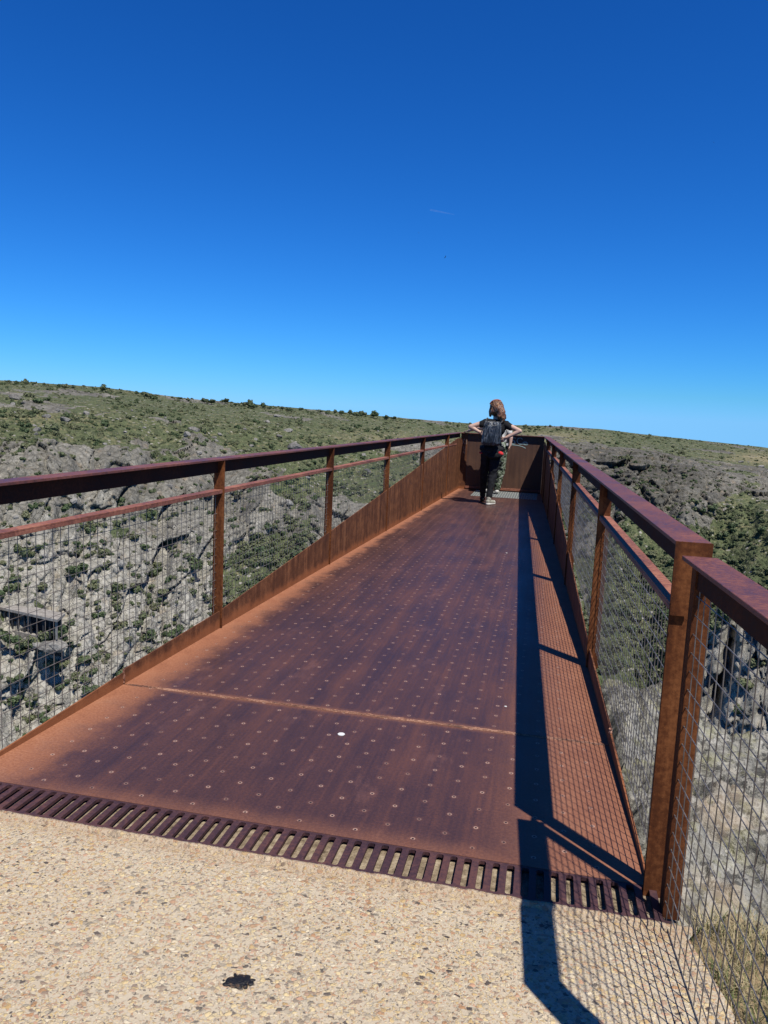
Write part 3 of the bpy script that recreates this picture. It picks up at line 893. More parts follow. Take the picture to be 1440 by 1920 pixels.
def slope_mat():
    m = M('gorge_slope', rough=0.92, spec=0.15)
    ra, to, dr = m.attr('rock'), m.attr('tone'), m.attr('dry')
    nb = m.noise(0.10, 5, 0.6); nm = m.noise(0.55, 6, 0.68); nf = m.noise(2.4, 4, 0.7); n5 = m.noise(0.25, 5, 0.65)
    lean = m.map((0.60, 0.60, 0.16), rot=(0.0, 0.45, 0.2))
    st = m.noise(1.0, 5, 0.65, vec=lean)
    f = m.ma('ADD', m.ma('MULTIPLY', nm, 0.28), m.ma('ADD', m.ma('MULTIPLY', st, 0.52), m.ma('MULTIPLY', nf, 0.20)))
    f = m.ma('ADD', f, m.ma('MULTIPLY', m.ma('SUBTRACT', to, 0.5), 0.36))
    rk = m.ramp(f, [(0.26, (0.070, 0.066, 0.055)), (0.40, (0.150, 0.141, 0.118)), (0.55, (0.27, 0.254, 0.212)), (0.75, (0.48, 0.452, 0.382))])
    rust = m.ma('MULTIPLY', m.ss(n5, 0.56, 0.70), 0.45)
    rk = m.mix(rust, rk, (0.36, 0.27, 0.17))
    # darker lines along the joints
    wv = m.n('ShaderNodeVectorMath', operation='MULTIPLY_ADD')
    wn = m.n('ShaderNodeTexNoise'); m.put(wn.inputs['Vector'], m.co()); wn.inputs['Scale'].default_value = 0.35
    m.put(wv.inputs[0], wn.outputs['Color']); wv.inputs[1].default_value = (2.5,) * 3; m.put(wv.inputs[2], m.co())
    j1 = m.vor(1.0, 'DISTANCE_TO_EDGE', vec=m.map((0.24, 0.24, 0.10), rot=(0, 0.5, 0.3), src=wv.outputs[0]))
    j2 = m.vor(1.0, 'DISTANCE_TO_EDGE', vec=m.map((0.62, 0.62, 0.36), rot=(0, 0.4, 1.0), src=wv.outputs[0]))
    jt = m.ma('MAXIMUM', m.ss(j1, 0.035, 0.008), m.ma('MULTIPLY', m.ss(j2, 0.06, 0.012), 0.6))
    rk = m.mix(m.ma('MULTIPLY', jt, 0.48), rk, (0.055, 0.058, 0.040))
    # soil, dry grass and low scrub between the rocks
    g = m.ma('ADD', m.ma('MULTIPLY', nb, 0.28), m.ma('ADD', m.ma('MULTIPLY', n5, 0.32), m.ma('MULTIPLY', nm, 0.40)))
    g = m.ma('ADD', g, m.ma('MULTIPLY', m.ma('SUBTRACT', dr, 0.4), 0.30))
    gc = m.ramp(g, [(0.36, (0.080, 0.104, 0.046)), (0.47, (0.130, 0.146, 0.070)), (0.57, (0.220, 0.196, 0.105)), (0.70, (0.38, 0.31, 0.18))])
    v1 = m.vor(0.50, rnd=1.0); v2 = m.vor(1.25)
    sc = m.ma('MAXIMUM', m.ss(v1, 0.50, 0.34), m.ma('MULTIPLY', m.ss(v2, 0.44, 0.28), 0.85))
    sc = m.ma('MULTIPLY', sc, m.ss(m.ma('SUBTRACT', n5, m.ma('MULTIPLY', dr, 0.22)), 0.30, 0.46))
    gc = m.mix(sc, gc, m.mix(nf, (0.045, 0.060, 0.028), (0.105, 0.122, 0.058)))
    sp = m.ss(m.vor(0.36, vec=m.map(loc=(5, 2, 8))), 0.24, 0.16)
    sp2 = m.ss(m.vor(0.95, vec=m.map(loc=(1, 7, 3))), 0.22, 0.15)
    sp = m.ma('MAXIMUM', m.ma('MULTIPLY', sp, m.ss(nb, 0.42, 0.56)), m.ma('MULTIPLY', sp2, m.ss(n5, 0.46, 0.60)))
    gc = m.mix(sp, gc, m.mix(nf, (0.22, 0.20, 0.175), (0.52, 0.49, 0.43)))
    e = m.ss(m.ma('ADD', ra, m.ma('ADD', m.ma('MULTIPLY', m.ma('SUBTRACT', nf, 0.5), 0.35), m.ma('MULTIPLY', m.ma('SUBTRACT', nm, 0.5), 0.55))), 0.40, 0.58)
    m.color(m.mix(e, gc, rk))
    h = m.ma('ADD', m.ma('MULTIPLY', nm, 1.2), m.ma('ADD', m.ma('MULTIPLY', nf, 0.5), m.ma('MULTIPLY', sc, m.ma('SUBTRACT', 1.0, e))))
    h = m.ma('SUBTRACT', h, m.ma('MULTIPLY', jt, m.ma('MULTIPLY', e, 0.5)))
    m.bump(h, 0.8, 0.6)
    return m
MAT['slope'] = slope_mat()
slope = link('hillside', me, MAT['slope'])
tag(slope, kind='structure')

# river surface at the bottom of the gorge and a base plain under everything
mw_ = M('river_water', rough=0.12, spec=0.5); mw_.color((0.02, 0.04, 0.035))
mb = MB(); mb.box(-400, 400, -60, 330, -131, -130)
tag(mb.build('river', mw_), kind='structure')

# ------------------------------------------------------------------ vegetation
def foliage(name, a, b, c):
    m = M(name, rough=0.75, spec=0.25)
    n = m.noise(5.0, 3, 0.6)
    col = m.ramp(n, [(0.3, a), (0.55, b), (0.75, c)])
    r = m.rnd()
    col = m.mix(m.ma('MULTIPLY', m.ma('POWER', r, 1.6), 0.72), col, (0.195, 0.195, 0.105))
    m.color(col)
    return m
MAT['leaf'] = foliage('evergreen_leaves', (0.040, 0.066, 0.026), (0.076, 0.112, 0.046), (0.130, 0.170, 0.076))
MAT['leaf2'] = foliage('broom_leaves', (0.075, 0.090, 0.042), (0.130, 0.145, 0.070), (0.195, 0.200, 0.105))
mbk = M('bark', rough=0.9); mbk.color((0.085, 0.07, 0.055)); MAT['bark'] = mbk
mlr = M('boulder_granite', rough=0.9, spec=0.2)
mlr.color(mlr.ramp(mlr.ma('ADD', mlr.ma('MULTIPLY', mlr.noise(3.0, 5, 0.65), 0.8), mlr.ma('MULTIPLY', mlr.rnd(), 0.22)), [(0.3, (0.10, 0.094, 0.085)), (0.5, (0.21, 0.20, 0.18)), (0.7, (0.36, 0.34, 0.30))]))
mlr.bump(mlr.noise(6, 5, 0.7), 0.7, 0.2)
MAT['boulder'] = mlr

def leaf_cloud(name, seed, nl=7, nq=330, flat=0.8, mat='leaf', qs=0.17):
    r = np.random.default_rng(seed)
    cen = r.normal(size=(nl, 3)) * np.array([0.36, 0.36, 0.26]); cen[:, 2] = np.clip(np.abs(cen[:, 2]) + 0.16, .1, .75)
    rad_ = r.uniform(0.34, 0.62, nl)
    V, F = [], []
    w = rad_ ** 2 / (rad_ ** 2).sum()
    pick = r.choice(nl, nq, p=w)
    d = r.normal(size=(nq, 3)); d /= np.linalg.norm(d, axis=1)[:, None]
    pos = cen[pick] + d * rad_[pick, None] * r.uniform(0.72, 1.08, (nq, 1)) * np.array([1, 1, flat])
    keep = pos[:, 2] > -0.15
    pos, d = pos[keep], d[keep]
    nrm = d + r.normal(size=d.shape) * 0.45; nrm /= np.linalg.norm(nrm, axis=1)[:, None]
    t = np.cross(nrm, r.normal(size=d.shape)); t /= np.linalg.norm(t, axis=1)[:, None]
    b = np.cross(nrm, t)
    s = r.uniform(0.6, 1.25, (len(pos), 1)) * qs
    q = np.stack([pos - t * s - b * s * .55, pos + t * s * .8 - b * s * .8, pos + t * s + b * s * .5 - nrm * s * .2, pos - t * s * .5 + b * s], 1).reshape(-1, 3)
    n = len(pos)
    Fq = np.arange(n * 4).reshape(n, 4)
    # coarse inner mass so that a crown is not see-through in its middle
    for c, rd in zip(cen, rad_):
        k0 = len(q); us, vs = 7, 5
        pts = []
        for j in range(vs):
            ph = math.pi * (j + .5) / vs - math.pi / 2
            for i in range(us):
                th = 2 * math.pi * i / us + j
                k = rd * 0.72 * r.uniform(0.8, 1.1)
                pts.append(c + k * np.array([math.cos(ph) * math.cos(th), math.cos(ph) * math.sin(th), flat * math.sin(ph)]))
        q = np.concatenate([q, np.array(pts)])
        fi = [[k0 + j * us + i, k0 + j * us + (i + 1) % us, k0 + (j + 1) * us + (i + 1) % us, k0 + (j + 1) * us + i] for j in range(vs - 1) for i in range(us)]
        Fq = np.concatenate([Fq, np.array(fi)])
    me = np_mesh(name, q, Fq)
    me.materials.append(MAT[mat].m)
    return me
BUSH = [leaf_cloud('shrub_mesh', 20 + i, nl=5 + i % 3, nq=300, flat=0.92 + .1 * (i % 2), mat='leaf' if i < 4 else 'leaf2') for i in range(6)]
CROWN = [leaf_cloud('crown_mesh', 60 + i, nl=8, nq=420, flat=0.85, qs=0.15) for i in range(4)]
def trunk_mesh(seed):
    r = random.Random(seed); mb = MB()
    lean = (r.uniform(-.15, .15), r.uniform(-.15, .15))
    mb.tube([(0, 0, -0.9), (lean[0] * .5, lean[1] * .5, -0.4), (lean[0], lean[1], 0.1)], [0.12, 0.085, 0.06], 7)
    for k in range(4):
        a = r.uniform(0, 6.28)
        mb.tube([(lean[0] * .8, lean[1] * .8, -.15), (math.cos(a) * .25, math.sin(a) * .25, .2), (math.cos(a) * .45, math.sin(a) * .45, .55)], [.05, .035, .02], 5)
    return mb.mesh('trunk_mesh')
TRUNK = [trunk_mesh(i) for i in range(3)]
for t in TRUNK: t.materials.append(MAT['bark'].m)

def boulder_mesh(seed):
    bm = bmesh.new(); bmesh.ops.create_icosphere(bm, subdivisions=4, radius=1.0)
    r = np.random.default_rng(seed)
    co = np.array([v.co for v in bm.verts])
    for k in range(11):      # shave flat joint faces
        n = r.normal(size=3); n /= np.linalg.norm(n); h = r.uniform(0.55, 0.85)
        d = co @ n
        co -= np.where(d > h, d - h, 0)[:, None] * n * 0.93
    co += co * (0.07 * fbm(co * 2.2 + seed, 4))[:, None]
    co *= np.array([1.0, r.uniform(.7, 1), r.uniform(.55, .85)])
    for v, c in zip(bm.verts, co): v.co = c
    me = bpy.data.meshes.new('boulder_mesh'); bm.to_mesh(me); bm.free()
    me.materials.append(MAT['boulder'].m)
    return me
BOUL = [boulder_mesh(30 + i) for i in range(5)]

Gs = Pd.reshape(NA, NO, 3)
rho2 = rho.reshape(NA, NO)
def at_slope(az, el):
    i = (az - AZ0) / (AZ1 - AZ0) * (NA - 1)
    i = np.clip(np.round(i).astype(int), 0, NA - 1)
    o = crest[i] - el
    j = np.clip(np.searchsorted(off, o), 0, NO - 1)
    return Gs[i, j], rho2[i, j], i, j
HID = np.array([(0, 1420), (240, 1255), (418, 1145), (614, 1000), (857, 823), (1020, 818), (1045, 900), (1100, 1150), (1240, 1700), (1240, 1920), (0, 1920)], float)
def inside(p):
    x, y = p[:, 0], p[:, 1]; res = np.zeros(len(p), bool)
    for a, b in zip(HID, np.roll(HID, -1, 0)):
        c = ((a[1] > y) != (b[1] > y)) & (x < (b[0] - a[0]) * (y - a[1]) / (b[1] - a[1] + 1e-9) + a[0])
        res ^= c
    return res

nC = 46000
caz = RNG.uniform(-46, 26, nC); cel_o = RNG.uniform(0.05, 1, nC) ** 1.35 * 24
cr_c = np.interp(caz, cr_az, cr_el)
pos, rh, ii, jj = at_slope(caz, cr_c - cel_o)
cl = fbm(np.stack([caz / 2.0, (cr_c - cel_o) / 1.1, np.zeros(nC)], 1), 3)
elc = cr_c - cel_o
def zc(a, e, sa, se): return np.exp(-((caz - a) / sa) ** 2 - ((elc - e) / se) ** 2)
dens = 0.44 + 0.50 * cl - 0.10 * sst(cel_o, 2, 7)
dens += 0.24 * zc(12, -9.5, 8, 3.8) + 0.14 * zc(12, -15, 8, 3) + 0.22 * zc(-19, -10, 6, 4) + 0.16 * zc(-29, -15.5, 3, 4) + 0.3 * zc(-35, -17.5, 3, 1.8)
dens += 0.30 * zc(-16, -1.2, 6, .5) + 0.25 * zc(-2, -2.4, 3, .5)
dens += 0.34 * zc(7, -2.0, 9, 1.2)
dens -= 0.20 * zc(.5, -1.3, 2.5, .4) + 0.18 * zc(14.5, -2, 2.5, .35)
dens *= np.where(rh > 0.6, np.where(caz > -5, 0.62, 0.30), 1.15)
dens += 0.14 * zc(5, -4.0, 7, 2.2)
keep = RNG.random(nC) < dens * 0.62
pos, caz, elc, cel_o, rh, cl = (a[keep] for a in (pos, caz, elc, cel_o, rh, cl))
nx_c = 2600
xa = RNG.uniform(-46, 26, nx_c); xo = RNG.uniform(0.01, 0.55, nx_c) ** 1.3; xe = np.interp(xa, cr_az, cr_el) - xo
xp_, xr_, _, _ = at_slope(xa, xe)
xk = RNG.random(nx_c) < 0.5 + 0.5 * fbm(np.stack([xa / 1.6, xa * 0, xa * 0 + 5], 1), 3)
pos = np.concatenate([pos, xp_[xk]]); caz = np.concatenate([caz, xa[xk]]); elc = np.concatenate([elc, xe[xk]]); cel_o = np.concatenate([cel_o, xo[xk]]); rh = np.concatenate([rh, xr_[xk]]); cl = np.concatenate([cl, xk[xk] * 0.0])
pq = project(pos)
free = ~((pq[:, 0] > -40) & (pq[:, 0] < 132) & (pq[:, 1] > 1118) & (pq[:, 1] < 1192))
pos, caz, elc, cel_o, rh, cl = (a[free] for a in (pos, caz, elc, cel_o, rh, cl))
nK = len(pos)
size = RNG.lognormal(-0.10, 0.46, nK) * np.interp(cel_o, [0, 1.5, 5, 10, 24], [0.52, 0.58, 0.82, 1.05, 1.12])
size *= 1 + 0.3 * np.clip(cl, -.6, .8)
size *= np.where(rh > 0.6, 0.82, 1.0)
size = np.clip(size, 0.40, 2.3)
dist = np.linalg.norm(pos, axis=1)
pp = project(pos)
vis = (pp[:, 0] > -15) & (pp[:, 0] < 1455) & (pp[:, 1] > 690) & (pp[:, 1] < 1420) & ~inside(pp)
order = np.argsort(-(size / dist) * vis)
n_ind = 285
ind = order[:n_ind]; rest = order[n_ind:]
kindv = RNG.integers(0, 6, nK)
for q in ind:
    k = int(kindv[q])
    o = bpy.data.objects.new('shrub', BUSH[k]); COL.objects.link(o)
    o.location = pos[q] - np.array([0, 0, 0.22 * size[q]])
    o.rotation_euler = (0, 0, RNG.uniform(0, 6.28)); o.scale = (size[q], size[q] * RNG.uniform(.85, 1.15), size[q] * RNG.uniform(.75, 1.0))
    if k < 4:
        tag(o, 'dark green evergreen shrub growing among the rocks of the gorge side', 'shrub', 'dark shrubs on the gorge side')
    else:
        tag(o, 'olive green broom bush growing among the rocks of the gorge side', 'shrub', 'olive bushes on the gorge side')

def instanced(name, pts, scl, rot, src, group_src):
    me = bpy.data.meshes.new(name)
    me.vertices.add(len(pts)); me.vertices.foreach_set('co', np.ascontiguousarray(pts, np.float32).ravel())
    a = me.attributes.new('scl', 'FLOAT', 'POINT'); a.data.foreach_set('value', np.ascontiguousarray(scl, np.float32))
    b = me.attributes.new('rotz', 'FLOAT', 'POINT'); b.data.foreach_set('value', np.ascontiguousarray(rot, np.float32))
    o = bpy.data.objects.new(name, me); COL.objects.link(o)
    ng = bpy.data.node_groups.new(name, 'GeometryNodeTree')
    ng.interface.new_socket('Geometry', in_out='INPUT', socket_type='NodeSocketGeometry')
    ng.interface.new_socket('Geometry', in_out='OUTPUT', socket_type='NodeSocketGeometry')
    gi = ng.nodes.new('NodeGroupInput'); go = ng.nodes.new('NodeGroupOutput')
    oi = ng.nodes.new('GeometryNodeObjectInfo'); oi.inputs['Object'].default_value = src; oi.transform_space = 'ORIGINAL'
    ip = ng.nodes.new('GeometryNodeInstanceOnPoints')
    na = ng.nodes.new('GeometryNodeInputNamedAttribute'); na.data_type = 'FLOAT'; na.inputs['Name'].default_value = 'scl'
    nr = ng.nodes.new('GeometryNodeInputNamedAttribute'); nr.data_type = 'FLOAT'; nr.inputs['Name'].default_value = 'rotz'
    cx = ng.nodes.new('ShaderNodeCombineXYZ')
    er = ng.nodes.new('FunctionNodeEulerToRotation')
    L = ng.links.new
    L(gi.outputs[0], ip.inputs['Points']); L(oi.outputs['Geometry'], ip.inputs['Instance'])
    L(nr.outputs['Attribute'], cx.inputs[2]); L(cx.outputs[0], er.inputs[0]); L(er.outputs[0], ip.inputs['Rotation'])
    L(na.outputs['Attribute'], ip.inputs['Scale'])
    L(ip.outputs[0], go.inputs[0])
    md = o.modifiers.new('scatter', 'NODES'); md.node_group = ng
    return o
first_of = {}
for o in list(S.objects):
    if o.name.split('.')[0] == 'shrub':
        first_of.setdefault(BUSH.index(o.data), o)
for k in range(6):
    q = [i for i in rest if kindv[i] == k]
    st_o = instanced('scrub', pos[q] - np.stack([0 * size[q], 0 * size[q], .22 * size[q]], 1), size[q], RNG.uniform(0, 6.28, len(q)), first_of[k], None)
    tag(st_o, 'scattered low green scrub covering the gorge side', 'scrub', kind='stuff')

# trees along the skyline
sky_trees = [(17, 708, 8), (30, 709, 10), (47, 710, 9), (60, 710, 6), (83, 708, 8), (110, 709, 10), (122, 711, 13), (138, 714, 9), (192, 717, 18), (227, 721, 6), (256, 724, 10), (268, 729, 13),
             (279, 730, 16), (291, 733, 9), (337, 742, 10), (352, 738, 9), (384, 742, 15), (396, 743, 16), (423, 742, 14), (434, 744, 7), (442, 744, 10), (458, 746, 13), (466, 753, 20), (474, 755, 16), (494, 757, 14), (505, 758, 10),
             (517, 757, 6), (529, 761, 12), (541, 761, 14), (565, 761, 10), (586, 763, 9), (600, 764, 12), (612, 765, 9), (628, 766, 11), (640, 766, 14), (655, 769, 12), (668, 771, 17), (681, 771, 15), (702, 772, 20), (725, 773, 14), (738, 775, 10),
             (803, 778, 6), (845, 784, 5), (860, 785, 8), (882, 786, 9), (985, 791, 11), (994, 792, 9), (1009, 792, 11), (1023, 793, 6), (1046, 792, 9), (1055, 793, 9), (1064, 794, 6), (1074, 794, 7),
             (1090, 799, 6), (1160, 806, 6), (1218, 811, 6), (1372, 826, 5), (1400, 830, 6)]
for i, (u, v, wpx) in enumerate(sky_trees):
    dd = ray(u, v + 3)
    az = math.degrees(math.atan2(dd[0], dd[1]))
    c = float(np.interp(az, azs, crest))
    el = c - 0.10 - 0.25 * random.random()
    Pq, _, _, _ = at_slope(np.array([az]), np.array([el]))
    Pq = Pq[0]
    d_ = float(np.linalg.norm(Pq))
    s = wpx / F_PX * d_ / 2 * 0.85
    root = empty('tree', tuple(Pq), 'small dark round tree standing on the skyline ridge', 'tree', 'trees along the skyline', rz=random.uniform(0, 6.28))
    root.location.z += 0.55 * s
    cr_o = bpy.data.objects.new('crown', random.choice(CROWN)); COL.objects.link(cr_o)
    tr_o = bpy.data.objects.new('trunk', random.choice(TRUNK)); COL.objects.link(tr_o)
    for o_ in (cr_o, tr_o):
        o_.parent = root
        o_.scale = (s, s, s * random.uniform(.85, 1.05))

# boulders
nB = 900
baz = RNG.uniform(-40, 17, nB); bo = RNG.uniform(0.15, 1, nB) ** 1.6 * 13
bc = np.interp(baz, cr_az, cr_el)
bpos, brh, _, _ = at_slope(baz, bc - bo)
bcl = fbm(np.stack([baz / 2.5 + 9, bo / 1.0, np.zeros(nB)], 1), 2)
bd = 0.12 + 0.5 * bcl + 0.5 * np.exp(-((baz + 25.5) / 4) ** 2 - ((bc - bo + 3) / 1.3) ** 2) + .3 * np.exp(-((baz + 33) / 5) ** 2 - ((bc - bo + 2) / 1.5) ** 2)
bd = np.where((baz > 1) & (bc - bo < -4.5), 0, bd)
bk = np.where(RNG.random(nB) < bd)[0][:170]
for q in bk:
    o = bpy.data.objects.new('boulder', BOUL[int(RNG.integers(0, 5))]); COL.objects.link(o)
    s = float(np.clip(RNG.lognormal(0.05, 0.5), .5, 3.4))
    o.location = bpos[q] + np.array([0, 0, .15 * s]); o.rotation_euler = tuple(RNG.uniform(-.5, .5, 2)) + (RNG.uniform(0, 6.28),)
    o.scale = (s, s, s)
    tag(o, 'weathered grey granite boulder lying loose on the scrubby gorge side', 'boulder', 'boulders on the gorge side')

# ------------------------------------------------------------------ roofed gallery low on the far side
mcn = M('old_concrete', rough=0.9, spec=0.2)
mcn.color(mcn.ramp(mcn.noise(1.2, 5, 0.65), [(0.3, (0.20, 0.18, 0.155)), (0.5, (0.31, 0.285, 0.25)), (0.7, (0.42, 0.39, 0.35))]))
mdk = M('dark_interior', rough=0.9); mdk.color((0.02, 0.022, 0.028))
gdir = ray(60, 1152); gaz = math.degrees(math.atan2(gdir[0], gdir[1])); gel = math.degrees(math.atan2(gdir[2], math.hypot(gdir[0], gdir[1])))
gsurf = at_slope(np.linspace(gaz - 2.2, gaz + 2.2, 9), np.full(9, gel))[0]
g_r = float(np.min(np.hypot(gsurf[:, 0], gsurf[:, 1]))) - 4.0
ZR = CAMZ + g_r * math.tan(rad(gel))
def onz(u, v, z):
    d_ = ray(u, v); return Vector(tuple(d_ * ((z - CAMZ) / d_[2]))) + Vector((0, 0, CAMZ))
ga, gb = onz(-16, 1135, ZR), onz(107, 1162, ZR)
gc_, gd = onz(-10, 1126, ZR), onz(122, 1150, ZR)
ctr = (ga + gb) / 2
gal = empty('gallery', (ctr.x, ctr.y, ZR - 6), 'long concrete roofed gallery with a row of dark openings low on the far slope', 'gallery')
fr = (gb - ga); LG = fr.length; fr = fr.normalized()
inn = (gd - gb); DEP = inn.length; inn = inn.normalized()
def gal_box(name, mat, s0, s1, d0, d1, z0, z1):
    mb = MB(); q = [ga + fr * s + inn * d for s, d in ((s0, d0), (s1, d0), (s1, d1), (s0, d1))]
    mb.quadbox([(p.x, p.y, z0) for p in q] + [(p.x, p.y, z1) for p in q])
    return mb.build(name, mat, gal)
gal_box('roof', mcn, 0, LG, 0, DEP, ZR - 0.55, ZR)
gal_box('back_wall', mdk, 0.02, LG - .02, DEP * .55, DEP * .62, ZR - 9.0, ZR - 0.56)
gal_box('plinth', mcn, 0, LG * .80, 0.2, DEP * .54, ZR - 6.2, ZR - 4.6)
for k_, (s__, d__, sc_) in enumerate(((LG * .99, .9, 2.4), (LG * .84, .2, 2.1), (LG * .70, -.2, 1.8), (LG * .55, -.1, 1.6), (LG * .92, -.6, 1.5))):
    o = bpy.data.objects.new('boulder', BOUL[k_]); COL.objects.link(o)
    p_ = ga + fr * s__ + inn * d__; o.location = (p_.x, p_.y, ZR - 4.7 - sc_ * .55 - .25 * k_); o.scale = (sc_, sc_, sc_ * .9); o.rotation_euler = (0, 0, k_ * 1.7)
    tag(o, 'grey granite boulder wedged under the front edge of the concrete gallery', 'boulder', 'boulders below the gallery')
npil = 11
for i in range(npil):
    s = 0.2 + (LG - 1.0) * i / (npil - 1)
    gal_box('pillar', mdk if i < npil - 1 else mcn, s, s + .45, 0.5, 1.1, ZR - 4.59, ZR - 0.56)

for k, (u, v, s_) in enumerate([(-4, 1190, 1.5), (12, 1196, 1.3), (26, 1200, 1.3), (44, 1204, 1.5), (60, 1206, 1.4), (74, 1202, 1.5), (84, 1192, 1.5), (96, 1188, 1.7), (102, 1198, 1.4), (110, 1184, 1.5), (112, 1200, 1.3), (122, 1180, 1.3), (36, 1212, 1.2), (134, 1168, 1.0)]):
    d_ = ray(u, v); t_ = (g_r - 1.5) / math.hypot(d_[0], d_[1])
    o = bpy.data.objects.new('shrub', BUSH[k % 4]); COL.objects.link(o)
    o.location = (d_[0] * t_, d_[1] * t_, CAMZ + d_[2] * t_ - .4 * s_); o.scale = (s_, s_, s_ * 1.1); o.rotation_euler = (0, 0, k * 1.3)
    tag(o, 'leafy green shrub growing in front of the concrete gallery', 'shrub', 'shrubs below the gallery')

# ------------------------------------------------------------------ near ground: cliff top beside the path
def rock_mat():
    m = M('lichen_granite', rough=0.92, spec=0.2)
    a = m.noise(2.2, 6, 0.65); b = m.noise(9, 6, 0.72); c = m.noise(38, 4, 0.7)
    f = m.ma('ADD', m.ma('MULTIPLY', a, 0.35), m.ma('ADD', m.ma('MULTIPLY', b, 0.4), m.ma('MULTIPLY', c, 0.25)))
    col = m.ramp(f, [(0.32, (0.05, 0.05, 0.042)), (0.44, (0.17, 0.165, 0.14)), (0.52, (0.29, 0.28, 0.243)), (0.66, (0.56, 0.54, 0.475))])
    dark = m.ss(m.noise(16, 5, 0.75, vec=m.map(loc=(4, 1, 0))), 0.50, 0.58)
    col = m.mix(m.ma('MULTIPLY', dark, 0.85), col, (0.055, 0.055, 0.052))
    yel = m.ss(m.noise(6, 4, 0.7, vec=m.map(loc=(9, 3, 0))), 0.52, 0.66)
    col = m.mix(m.ma('MULTIPLY', yel, 0.38), col, (0.34, 0.33, 0.15))
    tan = m.ss(m.noise(1.3, 3, 0.6, vec=m.map(loc=(1, 8, 0))), 0.58, 0.70)
    col = m.mix(m.ma('MULTIPLY', tan, 0.5), col, (0.50, 0.38, 0.25))
    m.color(col)
    m.bump(m.ma('ADD', b, m.ma('MULTIPLY', c, 0.5)), 0.9, 0.03)
    return m
MAT['rock'] = rock_mat()
def soil_rock_mat():
    m = rock_mat(); m.m.name = 'soil_and_granite'
    e = m.attr('soil')
    base = m.b.inputs['Base Color'].links[0].from_node.inputs[6].links[0].from_socket
    s_ = m.mix(m.noise(22, 5, 0.7), (0.17, 0.12, 0.06), (0.42, 0.32, 0.18))
    m.color(m.mix(e, base, s_))
    return m
xs = np.concatenate([np.linspace(-16, -2.6, 18), np.linspace(-2.4, -0.32, 22), np.arange(-0.3, 3.6, 0.021), np.linspace(3.7, 18, 40)])
ys = np.concatenate([np.linspace(-9, 0.8, 22), np.arange(0.9, 8.2, 0.023), np.linspace(8.3, 20, 40)])
X, Y = np.meshgrid(xs, ys, indexing='ij')
yed = np.interp(X, [-16, -3, -2.3, -1.2, -0.2, 0.85, 1.05, 1.25, 2.6, 6, 18], [0.5, 0.8, 1.9, 2.3, 6.6, 6.5, 6.1, 5.3, 5.3, 4.4, 2.0])
P2 = np.stack([X.ravel(), Y.ravel(), np.zeros(X.size)], 1)
yed = yed + 0.35 * fbm(P2 / 0.8 + 5, 3).reshape(X.shape) * sst(X, .4, .6)
soilm = sst(0.30 * fbm(P2 / .35 + 2, 3).reshape(X.shape) + (2.75 + .25 * (X - .6) - Y), -0.15, 0.25)
base = -0.17 - 0.10 * np.clip(X - .6, 0, 9) - 0.085 * np.clip(Y - 2, 0, 9)
rk_ = 1 - soilm
bb1, cc1, _ = blocks(P2 / np.array([.9, 1.3, 1]) + 3.3)
bb2, cc2, _ = blocks(P2 / np.array([.3, .42, 1]) + 9.3)
hgt = 0.12 * fbm(P2 / 1.5, 4) + 0.08 * fbm(P2 / .25, 5, .6) + 0.16 * bb1 + 0.06 * bb2 - 0.10 * np.exp(-cc1 / .03) - .03 * np.exp(-cc2 / .05)
Z = base + hgt.reshape(X.shape) * rk_ + 0.02 * fbm(P2 / .12, 3).reshape(X.shape) + 0.10 * rk_ * sst(Y, 3.0, 3.8) - .25 * rk_
drop = np.clip(Y - yed, 0, 50)
Z = Z - 1.2 * drop ** 1.25 - 1.3 * drop
under = sst(X, 0.62, 0.44) * sst(Y, 2.0, 2.5)
Z = Z - 0.22 * sst(X, 0.60, 0.42) * sst(Y, 2.3, 2.6)
Z = np.minimum(Z, np.where(X < 0.47, -0.34, Z))
Z = np.where((X < 0.50) & (Y < 2.4), np.minimum(Z, -0.34), Z)
Z = np.where((X > 0.47) & (Y < 1.0), np.minimum(Z, -0.33), Z)
idx = np.arange(X.size).reshape(X.shape)
quads = np.stack([idx[:-1, :-1], idx[1:, :-1], idx[1:, 1:], idx[:-1, 1:]], -1).reshape(-1, 4)
me = np_mesh('ground', np.stack([X, Y, Z], -1).reshape(-1, 3), quads)
set_attr(me, 'soil', soilm)
tag(link('ground', me, soil_rock_mat(), smooth=True), kind='structure')

